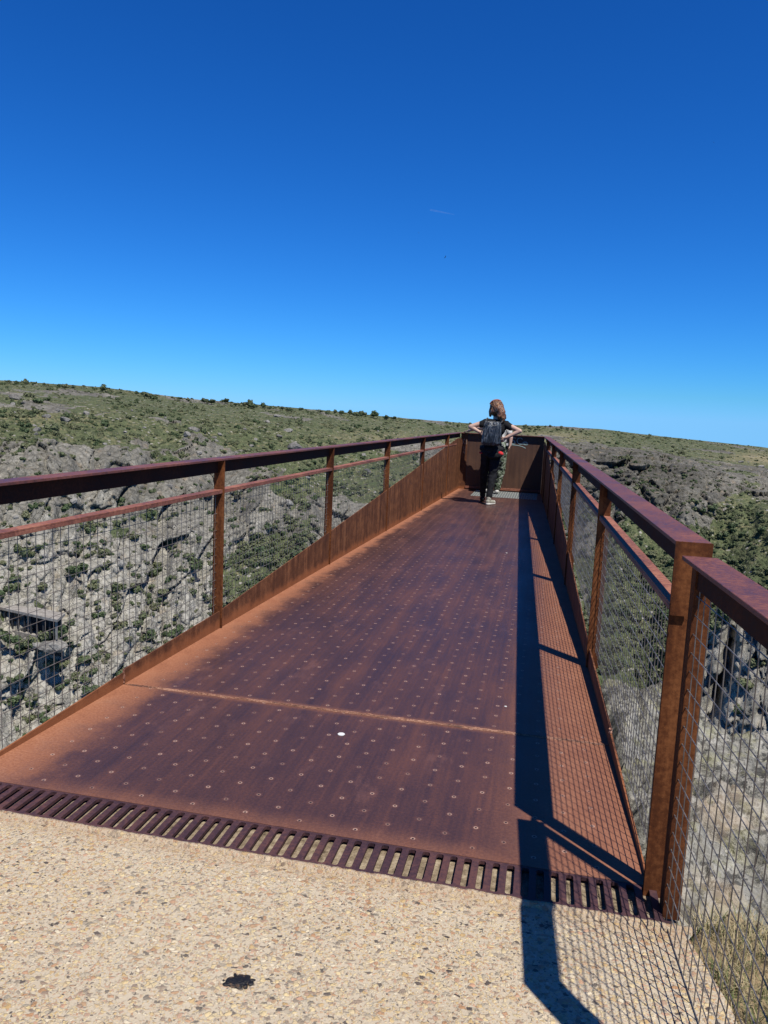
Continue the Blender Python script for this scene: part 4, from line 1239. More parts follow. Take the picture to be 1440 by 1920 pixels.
# dry grass between path and rock
mgr = M('dry_grass', rough=0.8, spec=0.2)
mgr.color(mgr.ramp(mgr.attr('g'), [(0.0, (0.09, 0.125, 0.04)), (0.35, (0.20, 0.205, 0.085)), (0.55, (0.33, 0.27, 0.14)), (1.0, (0.50, 0.41, 0.25))]))
Vv, Fv, Gv = [], [], []
rg = random.Random(5)
def ground_z(x, y):
    i = int(np.clip(np.searchsorted(xs, x) - 1, 0, len(xs) - 2)); j = int(np.clip(np.searchsorted(ys, y) - 1, 0, len(ys) - 2))
    return float(Z[i, j])
ntuft = 0
while ntuft < 1250:
    x, y = rg.uniform(0.50, 2.4), rg.uniform(0.9, 3.5)
    edge_x = float(np.interp(y, [1.46, 1.7, 1.9, 2.06, 2.19, 2.3, 9], [.60, .575, .56, .52, .49, .52, .56])) if y > 1.46 else 0.6 + (1.46 - y) * .85
    if x < edge_x + 0.01: continue
    i = int(np.searchsorted(xs, x)); j = int(np.searchsorted(ys, y))
    if rg.random() > soilm[min(i, len(xs) - 1), min(j, len(ys) - 1)] * 1.05 + 0.03: continue
    ntuft += 1
    green = sst(np.array(2.15 - y + 0.55 * (x - .6)), -0.25, 0.55) * 0.65 + 0.25
    z0 = ground_z(x, y) - 0.01
    for k in range(rg.randint(12, 22)):
        a = rg.uniform(0, 6.283); L = rg.uniform(0.03, 0.11); w = rg.uniform(0.0009, 0.0019); ln = rg.uniform(0.4, 1.35)
        bx, by = x + rg.gauss(0, .022), y + rg.gauss(0, .022)
        dxx, dyy = math.cos(a), math.sin(a); px_, py_ = -dyy * w, dxx * w
        g = 0.25 * rg.random() if rg.random() < green else 0.45 + 0.55 * rg.random()
        b0 = len(Vv)
        for t, ww in ((0, 1), (.5, .85), (1, .15)):
            r_ = L * ln * t * t * .8; zz = z0 + L * t * (1 - .22 * ln * t)
            Vv += [(bx + dxx * r_ - px_ * ww, by + dyy * r_ - py_ * ww, zz), (bx + dxx * r_ + px_ * ww, by + dyy * r_ + py_ * ww, zz)]
            Gv += [g, g]
        Fv += [(b0, b0 + 1, b0 + 3, b0 + 2), (b0 + 2, b0 + 3, b0 + 5, b0 + 4)]
me = np_mesh('grass', np.array(Vv), np.array(Fv)); set_attr(me, 'g', np.array(Gv))
tag(link('grass', me, mgr), 'dry yellow grass growing between the path edge and the lichen covered rock', 'grass', kind='stuff')

# rocky shoulder of the near side, seen through the lower fence
na_, ne_ = 420, 300
A_, E_ = np.meshgrid(np.linspace(9.0, 38, na_), np.linspace(0, 1, ne_), indexing='ij')
top = np.interp(A_, [9, 10.6, 11.6, 13, 16, 20, 38], [-21, -17.5, -14.6, -13.0, -12.2, -11.6, -11])
el = np.where(E_ < 0.18, top, top - (E_ - 0.18) / 0.82 * 36)
rr_ = np.where(E_ < 0.18, 33 + (0.18 - E_) / .18 * 16, 33 - 14 * ((E_ - .18) / .82))
zz = CAMZ + np.where(E_ < .18, 33 * np.tan(np.radians(top)) - (0.18 - E_) / .18 * 9, rr_ * np.tan(np.radians(el)))
Po = np.stack([np.sin(np.radians(A_)) * rr_, np.cos(np.radians(A_)) * rr_, zz], -1).reshape(-1, 3)
Uo = np.stack([A_.ravel() * math.pi / 180 * 33, Po[:, 2], rr_.ravel() * .5], 1)
Wo = Uo + 0.4 * np.stack([fbm(Uo / 3 + 3, 3), fbm(Uo / 3 + 40, 3), fbm(Uo / 3 + 80, 3)], 1)
q1, k1, _ = blocks(Wo / np.array([1.7, 3.4, 2]) + 2)
q2, k2, _ = blocks(Wo / np.array([.65, 1.1, .8]) + 5)
dd_ = 0.7 * q1 + 0.3 * q2 - .25 * np.exp(-k1 / .04) - .15 * np.exp(-k2 / .05) + 0.6 * fbm(Uo / 2.5, 6, .62) + 0.16 * fbm(Uo / .5, 4, .6) + 0.14 * blocks(Wo / np.array([.28, .5, .3]) + 1)[0]
elr = el.ravel()
dd_ -= 1.3 * np.exp(-((A_.ravel() - 13.2 - 0.10 * (elr + 17) + 0.5 * fbm(np.stack([elr * .35, elr * 0, elr * 0], 1), 3)) / 0.38) ** 2) * sst(elr, -23, -20)
Po[:, :2] -= (np.stack([np.sin(np.radians(A_.ravel())), np.cos(np.radians(A_.ravel()))], 1)) * dd_[:, None]
idx = np.arange(na_ * ne_).reshape(na_, ne_)
quads = np.stack([idx[:-1, :-1], idx[1:, :-1], idx[1:, 1:], idx[:-1, 1:]], -1).reshape(-1, 4)
me = np_mesh('cliff', Po, quads[:, ::-1])
mcl = M('cliff_granite', rough=0.92, spec=0.2)
fcl = mcl.ma('ADD', mcl.ma('MULTIPLY', mcl.noise(0.6, 6, 0.68), 0.6), mcl.ma('MULTIPLY', mcl.noise(1.0, 4, 0.6, vec=mcl.map((2.2, 2.2, 0.35))), 0.4))
ccl = mcl.ramp(fcl, [(0.32, (0.08, 0.078, 0.07)), (0.45, (0.25, 0.24, 0.205)), (0.57, (0.47, 0.445, 0.38)), (0.75, (0.58, 0.48, 0.35))])
ccl = mcl.mix(mcl.ma('MULTIPLY', mcl.ss(mcl.noise(4.5, 5, 0.7), 0.58, 0.68), 0.6), ccl, (0.07, 0.075, 0.05))
mcl.color(ccl); mcl.bump(mcl.noise(5, 6, 0.75), 1.0, 0.2)
tag(link('cliff', me, mcl), kind='structure')
cl_bush = [(u_ + RNG.uniform(-8, 8), v_ + RNG.uniform(-8, 8), s_ * 0.45) for u_, v_, s_ in [(1330, 1165, .7), (1352, 1148, .9), (1372, 1130, .8), (1395, 1290, .7), (1410, 1250, .6), (1382, 1330, .5), (1432, 1180, .8), (1322, 1215, .45), (1405, 1150, .7)] * 2] + [][:0] + [] if True else [(1330, 1165, .7), (1352, 1148, .9), (1372, 1130, .8), (1395, 1290, .7), (1410, 1250, .6), (1382, 1330, .5), (1432, 1180, .8), (1322, 1215, .45), (1405, 1150, .7)]
Pg = Po.reshape(na_, ne_, 3)
prj = project(Po); 
for u, v, s in cl_bush:
    k = int(np.argmin((prj[:, 0] - u) ** 2 + (prj[:, 1] - v) ** 2))
    o = bpy.data.objects.new('shrub', BUSH[int(RNG.integers(0, 4))]); COL.objects.link(o)
    o.location = Po[k]; o.scale = (s, s, s * .9); o.rotation_euler = (0, 0, RNG.uniform(0, 6.28))
    tag(o, 'dark shrub rooted in the pale near cliff behind the lower fence', 'shrub', 'shrubs on the near cliff')

# ------------------------------------------------------------------ small things on the ground
mgum = M('gum', rough=0.6); mgum.color((0.72, 0.72, 0.68))
def spot(name, x, y, z, r, label, mat, th=0.002, seed=0, jag=0.12):
    rs_ = random.Random(seed); mb = MB()
    n = 26
    poly = []
    for i in range(n):
        a = 2 * math.pi * i / n
        k = r * (1 + jag * (rs_.random() * 2 - 1))
        poly.append((x + k * math.cos(a), y + k * math.sin(a), z))
    mb.prism(poly, (0, 0, th))
    o = mb.build(name, mat)
    return tag(o, label, 'spot')
spot('gum_spot', -0.799, 3.140, 0.0004, 0.0155, 'round white gum spot on the nearer deck plate', mgum, jag=0.05)
spot('gum_spot', *[float(a) for a in onz(948, 1325, 0)[:2]], 0.0004, 0.006, 'tiny white gum speck just beyond the weld beside the rail shadow', mgum, seed=2)
spot('gum_spot', *[float(a) for a in onz(950, 1037, 0)[:2]], 0.0004, 0.009, 'tiny white gum speck farther along the deck beside the rail shadow', mgum, seed=3)
mtar = M('tar', rough=0.45, spec=0.35); mtar.color(mtar.mix(mtar.ss(mtar.noise(70, 4), .52, .66), (0.010, 0.009, 0.008), (0.16, 0.095, 0.05))); mtar.bump(mtar.noise(220, 4), 0.8, 0.004)
bm = bmesh.new()
rs_ = random.Random(12)
for (dx, dy, rx, ry, rot) in [(0, 0, .026, .019, .3), (-.020, -.004, .014, .017, .2), (.018, .005, .017, .012, .6), (-.004, .016, .012, .008, 1.0), (-.027, -.016, .010, .007, 0), (.028, .012, .012, .005, .5), (.006, -.015, .010, .008, 0), (-.014, .014, .014, .005, 2.2), (.022, -.010, .006, .010, .4), (.002, .004, .030, .016, .9), (-.012, -.010, .020, .012, -.4), (.030, .002, .009, .008, .2), (-.038, -.006, .003, .0025, 0)]:
    r = bmesh.ops.create_uvsphere(bm, u_segments=14, v_segments=7, radius=1.0)
    mt = Matrix.Translation((-0.6615 + dx, 1.658 + dy, zt + .0005)) @ Matrix.Rotation(rot, 4, 'Z') @ Matrix.Diagonal((rx, ry, .0032 + .002 * rs_.random(), 1))
    bmesh.ops.transform(bm, matrix=mt, verts=r['verts'])
me = bpy.data.meshes.new('tar_stain'); bm.to_mesh(me); bm.free()
tag(link('tar_stain', me, mtar, smooth=True), 'shiny black splash of tar on the pebbly concrete path', 'stain')

# ------------------------------------------------------------------ people
def capsule(mb, p0, r0, p1, r1, k=12):
    p0, p1 = Vector(p0), Vector(p1); d = (p1 - p0).normalized()
    pts, rs = [], []
    for a in (-85, -60, -30, 0):
        pts.append(p0 + d * r0 * math.sin(rad(a))); rs.append(r0 * math.cos(rad(a)))
    for a in (0, 30, 60, 85):
        pts.append(p1 + d * r1 * math.sin(rad(a))); rs.append(r1 * math.cos(rad(a)))
    pts[4] += d * 1e-5
    b = len(mb.v)
    # fixed frame so the sweep does not twist
    a_ = d.cross(Vector((0, 0, 1)) if abs(d.z) < .95 else Vector((1, 0, 0))).normalized(); c_ = d.cross(a_)
    for p, r in zip(pts, rs):
        for j in range(k):
            t = 2 * math.pi * j / k
            mb.v.append(tuple(p + (a_ * math.cos(t) + c_ * math.sin(t)) * r))
    n = len(pts)
    for i in range(n - 1):
        for j in range(k):
            j2 = (j + 1) % k
            mb.f.append((b + i * k + j, b + i * k + j2, b + (i + 1) * k + j2, b + (i + 1) * k + j))
    mb.f.append(tuple(b + j for j in range(k))); mb.f.append(tuple(b + (n - 1) * k + j for j in range(k))[::-1])
def ell(mb, c, r, rot=(0, 0, 0), k=16, v=10):
    from mathutils import Euler
    R = Euler(rot).to_matrix(); b = len(mb.v); c = Vector(c)
    for i in range(v + 1):
        ph = math.pi * (i / v - .5) * 0.999
        for j in range(k):
            t = 2 * math.pi * j / k
            mb.v.append(tuple(c + R @ Vector((r[0] * math.cos(ph) * math.cos(t), r[1] * math.cos(ph) * math.sin(t), r[2] * math.sin(ph)))))
    for i in range(v):
        for j in range(k):
            j2 = (j + 1) % k
            mb.f.append((b + i * k + j, b + i * k + j2, b + (i + 1) * k + j2, b + (i + 1) * k + j))
    mb.f.append(tuple(b + j for j in range(k))[::-1]); mb.f.append(tuple(b + v * k + j for j in range(k)))
def fuse(mb, name, mat, parent=None, voxel=0.009, it=4, noise=0.0, nscale=20):
    """melt overlapping volumes into one continuous skin"""
    me = mb.mesh(name)
    o = bpy.data.objects.new(name, me); COL.objects.link(o)
    r = o.modifiers.new('r', 'REMESH'); r.mode = 'VOXEL'; r.voxel_size = voxel
    s_ = o.modifiers.new('s', 'SMOOTH'); s_.iterations = it; s_.factor = 0.5
    dg = bpy.context.evaluated_depsgraph_get(); dg.update()
    m2 = bpy.data.meshes.new_from_object(o.evaluated_get(dg))
    bpy.data.objects.remove(o); bpy.data.meshes.remove(me)
    m2.name = name; m2.materials.clear()
    if noise:
        co = np.zeros(len(m2.vertices) * 3, np.float32); m2.vertices.foreach_get('co', co); co = co.reshape(-1, 3)
        no = np.zeros(len(m2.vertices) * 3, np.float32); m2.vertices.foreach_get('normal', no); no = no.reshape(-1, 3)
        co += no * (noise * fbm(co.astype(float) * nscale, 3))[:, None].astype(np.float32)
        m2.vertices.foreach_set('co', co.ravel()); m2.update()
    return link(name, m2, mat, parent, smooth=True)
def hand(mb, w, tip, palm_n, side, curl=0.35, s=1.0):
    """palm with four unequal fingers and a side thumb; w wrist, tip towards the fingertips"""
    w, t = Vector(w), Vector(tip); d = (t - w).normalized(); nn = Vector(palm_n); nn = (nn - d * nn.dot(d)).normalized(); x = d.cross(nn) * side
    for k in range(4):
        capsule(mb, w + x * (-.018 + .012 * k) * s, .012 * s, w + d * .075 * s + x * (-.027 + .018 * k) * s, .0115 * s, 8)
    for k, L in enumerate((.062, .072, .068, .052)):
        b = w + d * .078 * s + x * (.027 - .018 * k) * s
        m1 = b + (d * math.cos(curl * .7) + nn * math.sin(curl * .7)) * L * .5 * s
        e = m1 + (d * math.cos(curl * 1.8) + nn * math.sin(curl * 1.8)) * L * .5 * s
        capsule(mb, b, .0090 * s, m1, .0084 * s, 8); capsule(mb, m1, .0084 * s, e, .0070 * s, 8)
    b = w + d * .022 * s + x * .024 * s; m1 = b + (d * .6 + x * .75 + nn * .2).normalized() * .036 * s; e = m1 + (d * .9 + x * .2 + nn * .3).normalized() * .030 * s
    capsule(mb, b, .0125 * s, m1, .0105 * s, 8); capsule(mb, m1, .0105 * s, e, .008 * s, 8)

def cloth(name, c, c2=None, sc=14, rough=0.85):
    m = M(name, rough=rough, spec=0.25)
    m.color(m.mix(m.ss(m.noise(sc, 3), .4, .65), c, c2 or tuple(v * 1.5 for v in c)))
    m.bump(m.noise(18, 3), 0.4, 0.01)
    return m
mskin = M('skin', rough=0.55, spec=0.4); mskin.color(mskin.mix(mskin.noise(30, 3), (0.50, 0.31, 0.23), (0.60, 0.39, 0.30)))
mblack = cloth('black_cotton', (0.006, 0.006, 0.007), (0.012, 0.012, 0.014))
mtrs = cloth('dark_trousers', (0.008, 0.009, 0.012), (0.016, 0.018, 0.024))
mred = cloth('red_lining', (0.55, 0.025, 0.03), (0.62, 0.04, 0.04))
mshoe = cloth('grey_shoe', (0.26, 0.25, 0.20), (0.42, 0.41, 0.36), 40)
mwhite = cloth('white_sole', (0.62, 0.61, 0.56), (0.7, 0.69, 0.66))
mhair = M('auburn_hair', rough=0.45, spec=0.5)
hn = mhair.noise(1.0, 3, 0.6, vec=mhair.map((60, 60, 9)))
mhair.color(mhair.ramp(hn, [(0.35, (0.05, 0.020, 0.010)), (0.5, (0.16, 0.062, 0.026)), (0.66, (0.46, 0.23, 0.10))])); mhair.bump(hn, 0.8, 0.012)
mband = cloth('hair_band', (0.35, 0.10, 0.10), (0.45, 0.17, 0.15))

# --- standing woman, hands on hips
mb = MB()
YW = 12.5
pel, wai, che = (-.87, YW, .93), (-.855, YW, 1.07), (-.83, YW + .005, 1.23)
ell(mb, pel, (.15, .105, .13)); ell(mb, wai, (.125, .09, .13)); ell(mb, che, (.145, .10, .15))
capsule(mb, (-.985, YW, 1.325), .048, (-.67, YW, 1.305), .048)
capsule(mb, (-.825, YW + .01, 1.33), .055, (-.84, YW + .055, 1.47), .047)
ell(mb, (-.845, YW + .075, 1.565), (.074, .092, .108), (-.15, 0, 0))
ell(mb, (-.845, YW + .10, 1.50), (.055, .062, .055))                       # jaw
capsule(mb, (-.845, YW + .165, 1.56), .012, (-.845, YW + .185, 1.535), .014, 8)  # nose
for sx in (-1, 1):
    ell(mb, (-.845 + sx * .076, YW + .07, 1.55), (.012, .022, .032), (0, 0, 0), 8, 6)
    ell(mb, (-.845 + sx * .03, YW + .158, 1.578), (.013, .008, .008), (0, 0, 0), 8, 6)
capsule(mb, (-.985, YW, 1.325), .047, (-1.232, YW - .05, 1.238), .037)
capsule(mb, (-1.232, YW - .05, 1.238), .036, (-1.085, YW - .06, 1.165), .026)
hand(mb, (-1.085, YW - .06, 1.165), (-1.0, YW - .05, 1.125), (0, 1, -.3), 1, .5, .85)
capsule(mb, (-.67, YW, 1.305), .047, (-.442, YW - .07, 1.207), .037)
capsule(mb, (-.442, YW - .07, 1.207), .036, (-.655, YW - .085, 1.092), .026)
hand(mb, (-.655, YW - .085, 1.092), (-.735, YW - .085, 1.02), (-.3, .9, .2), -1, .55, .85)
HL, KL, AL = (-.95, YW + .03, .90), (-.985, YW + .20, .48), (-1.0, YW + .35, .09)
HR, KR, AR = (-.79, YW, .90), (-.835, YW + .0, .48), (-.862, YW - .07, .09)
for H, K, A in ((HL, KL, AL), (HR, KR, AR)):
    capsule(mb, H, .085, K, .052); capsule(mb, K, .050, A, .034)
    capsule(mb, A, .033, (A[0] + .02, A[1] + .10, .035), .026)
woman = fuse(mb, 'person', mskin, None, 0.0075, 3)
tag(woman, 'woman in black tee and trousers standing with hands on hips at the far end', 'person')
mb = MB()
ell(mb, (-.83, YW, 1.235), (.163, .118, .15)); ell(mb, (-.852, YW, 1.07), (.142, .105, .14)); ell(mb, (-.865, YW, .98), (.155, .115, .09))
capsule(mb, (-.97, YW, 1.322), .064, (-.685, YW, 1.302), .064)
capsule(mb, (-.985, YW, 1.318), .066, (-1.055, YW - .015, 1.285), .060)
capsule(mb, (-.67, YW, 1.298), .066, (-.60, YW - .02, 1.262), .060)
fuse(mb, 'tshirt', mblack, woman, 0.010, 4, 0.006, 16)
mb = MB()
ell(mb, (-.87, YW - .01, .90), (.172, .135, .13))
for H, K, A in ((HL, KL, AL), (HR, KR, AR)):
    capsule(mb, H, .098, K, .066); capsule(mb, K, .066, (A[0], A[1], A[2] + (.05 if A is AR else .02)), .050)
ell(mb, (-.945, YW - .05, .86), (.085, .09, .10)); ell(mb, (-.795, YW - .06, .86), (.085, .09, .10))
fuse(mb, 'trousers', mtrs, woman, 0.010, 4, 0.008, 14)
mb = MB()
ell(mb, (-.87, YW - .01, .90), (.200, .150, .075)); ell(mb, (-.80, YW - .11, .80), (.12, .055, .055), (0, -.15, 0))
capsule(mb, (-1.03, YW + .02, .93), .04, (-.72, YW - .02, .92), .045)
fuse(mb, 'jacket', mblack, woman, 0.010, 3, 0.008, 18)
mb = MB()
ell(mb, (-.722, YW - .105, .838), (.052, .050, .036), (0, .35, 0)); ell(mb, (-1.035, YW - .08, .835), (.030, .045, .018))
fuse(mb, 'jacket_lining', mred, woman, 0.006, 2)
mb = MB()
capsule(mb, (-.872, YW - .10, .052), .042, (-.80, YW + .03, .036), .036); capsule(mb, (-.866, YW - .085, .09), .042, (-.866, YW - .085, .11), .040)
sh = fuse(mb, 'shoe', mshoe, woman, 0.006, 2)
mb = MB(); capsule(mb, (-.872, YW - .105, .018), .040, (-.795, YW + .04, .016), .036)
ell(mb, (-.795, YW + .045, .040), (.033, .035, .03))
me = mb.mesh('sole'); so_ = link('sole', me, mwhite, sh, smooth=True)
for v in me.vertices: v.co.z = max(v.co.z, 0.002)
mb = MB(); capsule(mb, (-1.0, YW + .33, .05), .043, (-1.01, YW + .47, .036), .036)
fuse(mb, 'shoe', mtrs, woman, 0.006, 2)
mb = MB()
ell(mb, (-.838, YW + .055, 1.573), (.094, .110, .106)); ell(mb, (-.865, YW + .02, 1.51), (.078, .075, .07)); ell(mb, (-.79, YW - .02, 1.53), (.085, .075, .09), (0, .3, 0))
ell(mb, (-.750, YW - .06, 1.455), (.066, .055, .10), (0, .25, 0)); ell(mb, (-.722, YW - .07, 1.395), (.042, .04, .07), (0, .2, 0)); ell(mb, (-.70, YW - .06, 1.44), (.03, .035, .06), (0, -.4, 0))
ell(mb, (-.775, YW - .05, 1.40), (.022, .03, .05), (0, -.2, 0)); ell(mb, (-.938, YW + .06, 1.485), (.026, .045, .075))
fuse(mb, 'hair', mhair, woman, 0.008, 2, 0.012, 17)
mb = MB()
hr_ = random.Random(4)
for k in range(190):
    th = hr_.uniform(-math.pi * .98, .35 * math.pi) if k % 3 else hr_.uniform(-math.pi * .75, -.05 * math.pi)
    r_ = .097 + hr_.uniform(-.004, .012)
    c0 = (-.838, YW + .055)
    to_tail = max(0.0, math.cos(th + .8))
    pts_ = [(c0[0] + .02 * math.cos(th), c0[1] + .02 * math.sin(th), 1.688 + hr_.uniform(-.004, .004))]
    for q, zz_ in enumerate((1.655, 1.60, 1.54, 1.485, 1.43)):
        kk = (.70, .98, 1.02, .96, .86)[q]
        jx, jy = hr_.uniform(-.008, .008), hr_.uniform(-.008, .008)
        pull = (0, 0, .08, .28, .45)[q] * (.3 + to_tail)
        x_ = c0[0] + kk * r_ * math.cos(th) + jx; y_ = c0[1] + kk * r_ * math.sin(th) + jy
        pts_.append((x_ * (1 - pull) + (-.735) * pull, y_ * (1 - pull) + (YW - .05) * pull, zz_ + hr_.uniform(-.01, .01) - (.02 * to_tail if q == 4 else 0)))
    if hr_.random() > .5 and math.sin(th) > -.2: pts_ = pts_[:5]
    mb.tube(pts_, [.003, .004, .004, .0038, .003, .0015][:len(pts_)], 4)
mb.build('hair_strands', mhair, woman, smooth=True)
mb = MB()
pts = [(-.838 + .116 * math.sin(a), YW + .045 - .045 * math.cos(a) * .5, 1.578 + .108 * math.cos(a)) for a in np.linspace(-1.25, .55, 12)]
mb.tube(pts, .010, 6)
mb.build('hair_band', mband, woman, smooth=True)
# backpack
mpk = M('crinkled_dark_fabric', rough=0.38, spec=0.5)
pn = mpk.noise(1.0, 4, 0.6, vec=mpk.map((26, 26, 6)), dist=0.8)
mpk.color(mpk.ramp(pn, [(0.40, (0.012, 0.014, 0.018)), (0.52, (0.035, 0.042, 0.052)), (0.64, (0.13, 0.15, 0.17))]))
mpk.bump(pn, 0.9, 0.03)
bp = empty('backpack', (-.875, YW - .17, .97), 'crinkled dark grey drawstring backpack worn by the standing woman', 'backpack')
mb = MB()
zs_ = np.linspace(0, 1, 26); us_ = np.linspace(0, 2 * math.pi, 64, endpoint=False)
b0 = len(mb.v)
for t in zs_:
    z = .962 + .375 * t
    cx = -.880 + .012 * t
    hw = np.interp(t, [0, .08, .5, .9, 1], [.125, .150, .148, .136, .115]); hd = np.interp(t, [0, .1, .4, .85, 1], [.045, .068, .070, .045, .02])
    for u in us_:
        c, s__ = math.cos(u), math.sin(u)
        ex = 0.45
        x = hw * math.copysign(abs(c) ** ex, c); y = hd * math.copysign(abs(s__) ** ex, s__)
        fold = 0.012 * math.sin(9 * u + 2.2 * math.sin(3 * t)) * (.35 + .65 * t) + 0.010 * perlin(np.array([[x * 22, y * 22, t * 5]]))[0]
        mb.v.append((cx + x * (1 + fold), YW - .185 + y - fold * (1 if y < 0 else 0), z + .006 * math.sin(5 * u) * t))
nu = len(us_)
for i in range(len(zs_) - 1):
    for j in range(nu):
        j2 = (j + 1) % nu
        mb.f.append((b0 + i * nu + j, b0 + i * nu + j2, b0 + (i + 1) * nu + j2, b0 + (i + 1) * nu + j))
mb.f.append(tuple(b0 + j for j in range(nu))[::-1]); mb.f.append(tuple(b0 + (len(zs_) - 1) * nu + j for j in range(nu)))
mb.build('pack_body', mpk, bp, smooth=True)
mst = cloth('grey_strap', (0.06, 0.062, 0.062), (0.12, 0.12, 0.115))
for pts in ([(-.76, YW - .16, 1.30), (-.715, YW - .085, 1.362), (-.695, YW - .01, 1.375), (-.70, YW + .08, 1.33), (-.71, YW + .12, 1.2)],
            [(-.985, YW - .16, 1.31), (-.975, YW - .085, 1.375), (-.97, YW - .01, 1.392), (-.965, YW + .08, 1.34), (-.95, YW + .12, 1.2)]):
    mb = MB(); mb.tube(pts, .0095, 6); mb.build('strap', mst, bp, smooth=True)

# --- second person leaning on the end wall
mcam = M('camouflage', rough=0.85, spec=0.2)
f1 = mcam.noise(9, 2, 0.5, dist=1.5); f2 = mcam.noise(13, 2, 0.5, vec=mcam.map(loc=(3, 5, 1)), dist=1.5)
cc = mcam.mix(mcam.ss(f1, .47, .50), (0.24, 0.28, 0.20), (0.085, 0.12, 0.07))
cc = mcam.mix(mcam.ss(f2, .55, .58), cc, (0.012, 0.013, 0.012))
cc = mcam.mix(mcam.ss(f2, .40, .37), cc, (0.42, 0.44, 0.37))
mcam.color(cc)
mlt = cloth('pale_shirt', (0.42, 0.41, 0.38), (0.55, 0.54, 0.50))
mb = MB()
Y2 = 14.25
ell(mb, (-.89, Y2, .92), (.14, .11, .12)); capsule(mb, (-.89, Y2, .95), .105, (-.885, Y2 + .22, 1.15), .115)
capsule(mb, (-1.04, Y2 + .27, 1.215), .045, (-.735, Y2 + .27, 1.215), .045)
capsule(mb, (-.888, Y2 + .30, 1.22), .05, (-.89, Y2 + .42, 1.28), .045)
ell(mb, (-.89, Y2 + .50, 1.30), (.073, .10, .092), (-.9, 0, 0)); ell(mb, (-.89, Y2 + .56, 1.25), (.05, .05, .05))
capsule(mb, (-.89, Y2 + .605, 1.26), .011, (-.89, Y2 + .615, 1.235), .013, 8)
for sx in (-1, 1): ell(mb, (-.89 + sx * .075, Y2 + .49, 1.29), (.012, .022, .03), (-.9, 0, 0), 8, 6)
capsule(mb, (-1.04, Y2 + .27, 1.215), .046, (-1.33, Y2 + .37, 1.185), .037); capsule(mb, (-1.33, Y2 + .37, 1.185), .036, (-1.50, Y2 + .57, 1.122), .025)
hand(mb, (-1.50, Y2 + .57, 1.120), (-1.60, Y2 + .66, 1.098), (0, .1, -1), -1, .15, .9)
capsule(mb, (-.735, Y2 + .27, 1.215), .046, (-.665, Y2 + .15, 1.04), .037); capsule(mb, (-.665, Y2 + .15, 1.04), .036, (-.672, Y2 + .13, .90), .026)
hand(mb, (-.672, Y2 + .13, .90), (-.68, Y2 + .14, .82), (-1, .1, 0), -1, .5, .9)
for H, K, A in (((-.975, Y2, .88), (-1.0, Y2 + .05, .47), (-1.03, Y2 + .10, .09)), ((-.81, Y2, .88), (-.80, Y2 + .04, .47), (-.855, Y2 + .05, .09))):
    capsule(mb, H, .085, K, .055); capsule(mb, K, .052, A, .036); capsule(mb, A, .034, (A[0], A[1] + .1, .035), .026)
p2 = fuse(mb, 'person', mskin, None, 0.0075, 3)
tag(p2, 'person in camouflage trousers leaning over the end wall, mostly hidden behind the woman', 'person')
mb = MB()
ell(mb, (-.89, Y2 + .03, .98), (.165, .13, .10)); capsule(mb, (-.89, Y2, .98), .118, (-.885, Y2 + .22, 1.15), .13)
capsule(mb, (-1.04, Y2 + .27, 1.212), .064, (-.735, Y2 + .27, 1.212), .064)
capsule(mb, (-1.04, Y2 + .27, 1.21), .064, (-1.16, Y2 + .31, 1.20), .058); capsule(mb, (-.735, Y2 + .27, 1.212), .064, (-.70, Y2 + .21, 1.13), .058)
fuse(mb, 'tshirt', mlt, p2, 0.010, 4, 0.006, 16)
mb = MB()
ell(mb, (-.89, Y2, .90), (.165, .125, .11))
for H, K, A in (((-.975, Y2, .88), (-1.0, Y2 + .05, .47), (-1.03, Y2 + .10, .11)), ((-.81, Y2, .88), (-.80, Y2 + .04, .47), (-.855, Y2 + .05, .11))):
    capsule(mb, H, .105, K, .078); capsule(mb, K, .076, A, .062)
fuse(mb, 'trousers', mcam, p2, 0.010, 3, 0.012, 14)
for ax, ay in ((-1.03, Y2 + .10), (-.855, Y2 + .05)):
    mb = MB(); capsule(mb, (ax, ay - .03, .050), .042, (ax, ay + .13, .038), .036)
    fuse(mb, 'shoe', mwhite, p2, 0.006, 2)
mb = MB(); ell(mb, (-.89, Y2 + .485, 1.325), (.086, .11, .092), (-.9, 0, 0))
mhd = cloth('dark_hair', (0.02, 0.014, 0.01), (0.05, 0.035, 0.025)); fuse(mb, 'hair', mhd, p2, 0.008, 2, 0.008, 30)
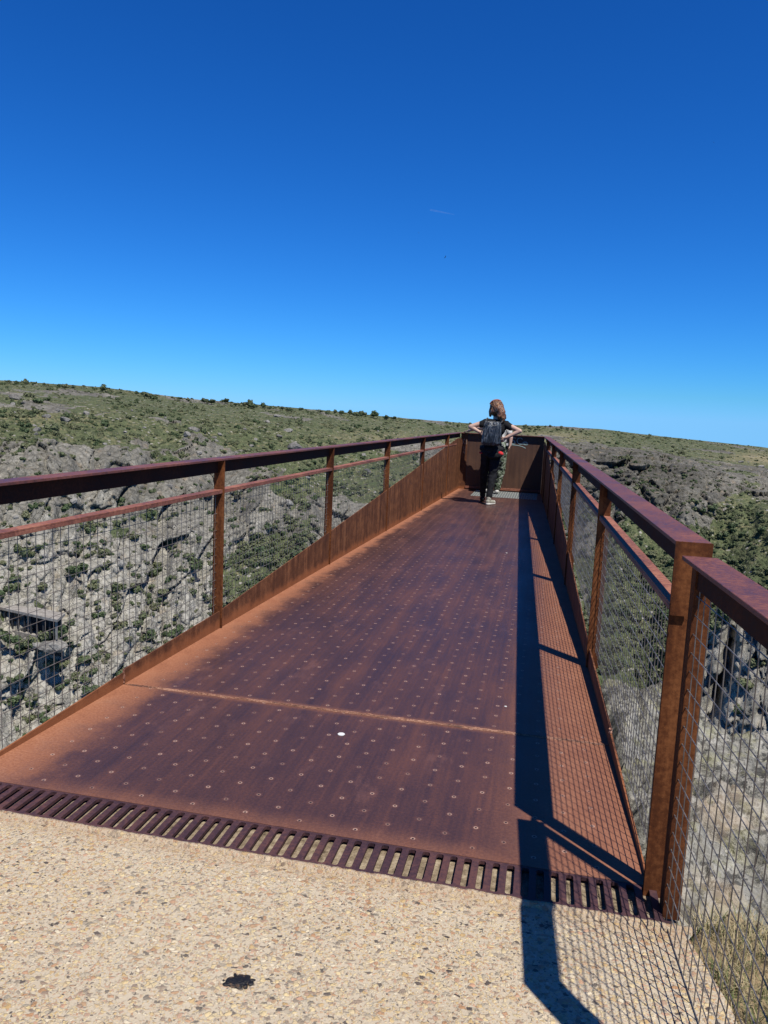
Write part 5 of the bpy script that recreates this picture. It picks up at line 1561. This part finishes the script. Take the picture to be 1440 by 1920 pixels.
# small black shoulder bag at that person's hip
bg2 = empty('shoulder_bag', (-.70, Y2 + .05, .90), 'small black bag hanging at the hip of the person in camouflage trousers', 'bag')
mb = MB(); ell(mb, (-.715, Y2 - .02, .905), (.03, .05, .075)); fuse(mb, 'bag_body', mblack, bg2, .006, 2)
mb = MB(); mb.box(-.735, -.697, Y2 - .085, Y2 - .079, .905, .945); mb.build('flap', mwhite, bg2, bevel=.002)
mb = MB(); mb.tube([(-.715, Y2 - .02, .97), (-.735, Y2 + .06, 1.12), (-.80, Y2 + .17, 1.275), (-.9, Y2 + .22, 1.295)], .008, 6); mb.build('strap', mblack, bg2)

# ------------------------------------------------------------------ birds and a faint vapour trail
mbd = M('bird_feathers', rough=0.8); mbd.color((0.03, 0.025, 0.02))
def bird(u, v, dist_, span, bank, label):
    d_ = ray(u, v); d_ = d_ / np.linalg.norm(d_); c = Vector(tuple(d_ * dist_)) + Vector((0, 0, CAMZ))
    mb = MB()
    capsule(mb, (0, -.16 * span, 0), .035 * span, (0, .16 * span, 0), .02 * span, 8)
    for sx in (-1, 1):
        w = [(0, .09 * span, .01 * span), (sx * .28 * span, .12 * span, .07 * span), (sx * .5 * span, .02 * span, .10 * span), (sx * .27 * span, -.06 * span, .06 * span), (0, -.08 * span, .0)]
        mb.prism(w if sx > 0 else w[::-1], (0, 0, .012 * span))
    o = mb.build('bird', mbd); o.location = c; o.rotation_euler = (0.3, bank, random.uniform(0, 6))
    tag(o, label, 'bird')
bird(835, 482, 380, 1.6, .9, 'small dark bird soaring in the sky, lowest of the three birds')
bird(785, 437, 420, 1.2, .5, 'tiny dark bird soaring in the sky just above left of another bird')
bird(1338, 267, 400, 1.1, .3, 'tiny dark bird soaring alone high at the right of the sky')
mtr = M('vapour', rough=1.0, spec=0.0); mtr.color((0.8, 0.85, 0.9)); mtr.b.inputs['Alpha'].default_value = 0.035
pa, pb = [Vector(tuple(ray(u, v) / np.linalg.norm(ray(u, v)) * 6500)) for u, v in ((806, 393), (852, 402))]
mb = MB(); mb.tube([pa, pa.lerp(pb, .5), pb], [6.5, 5, 2], 8)
tag(mb.build('vapour_trail', mtr, smooth=True), 'short faint white vapour trail high in the blue sky', 'vapour trail')
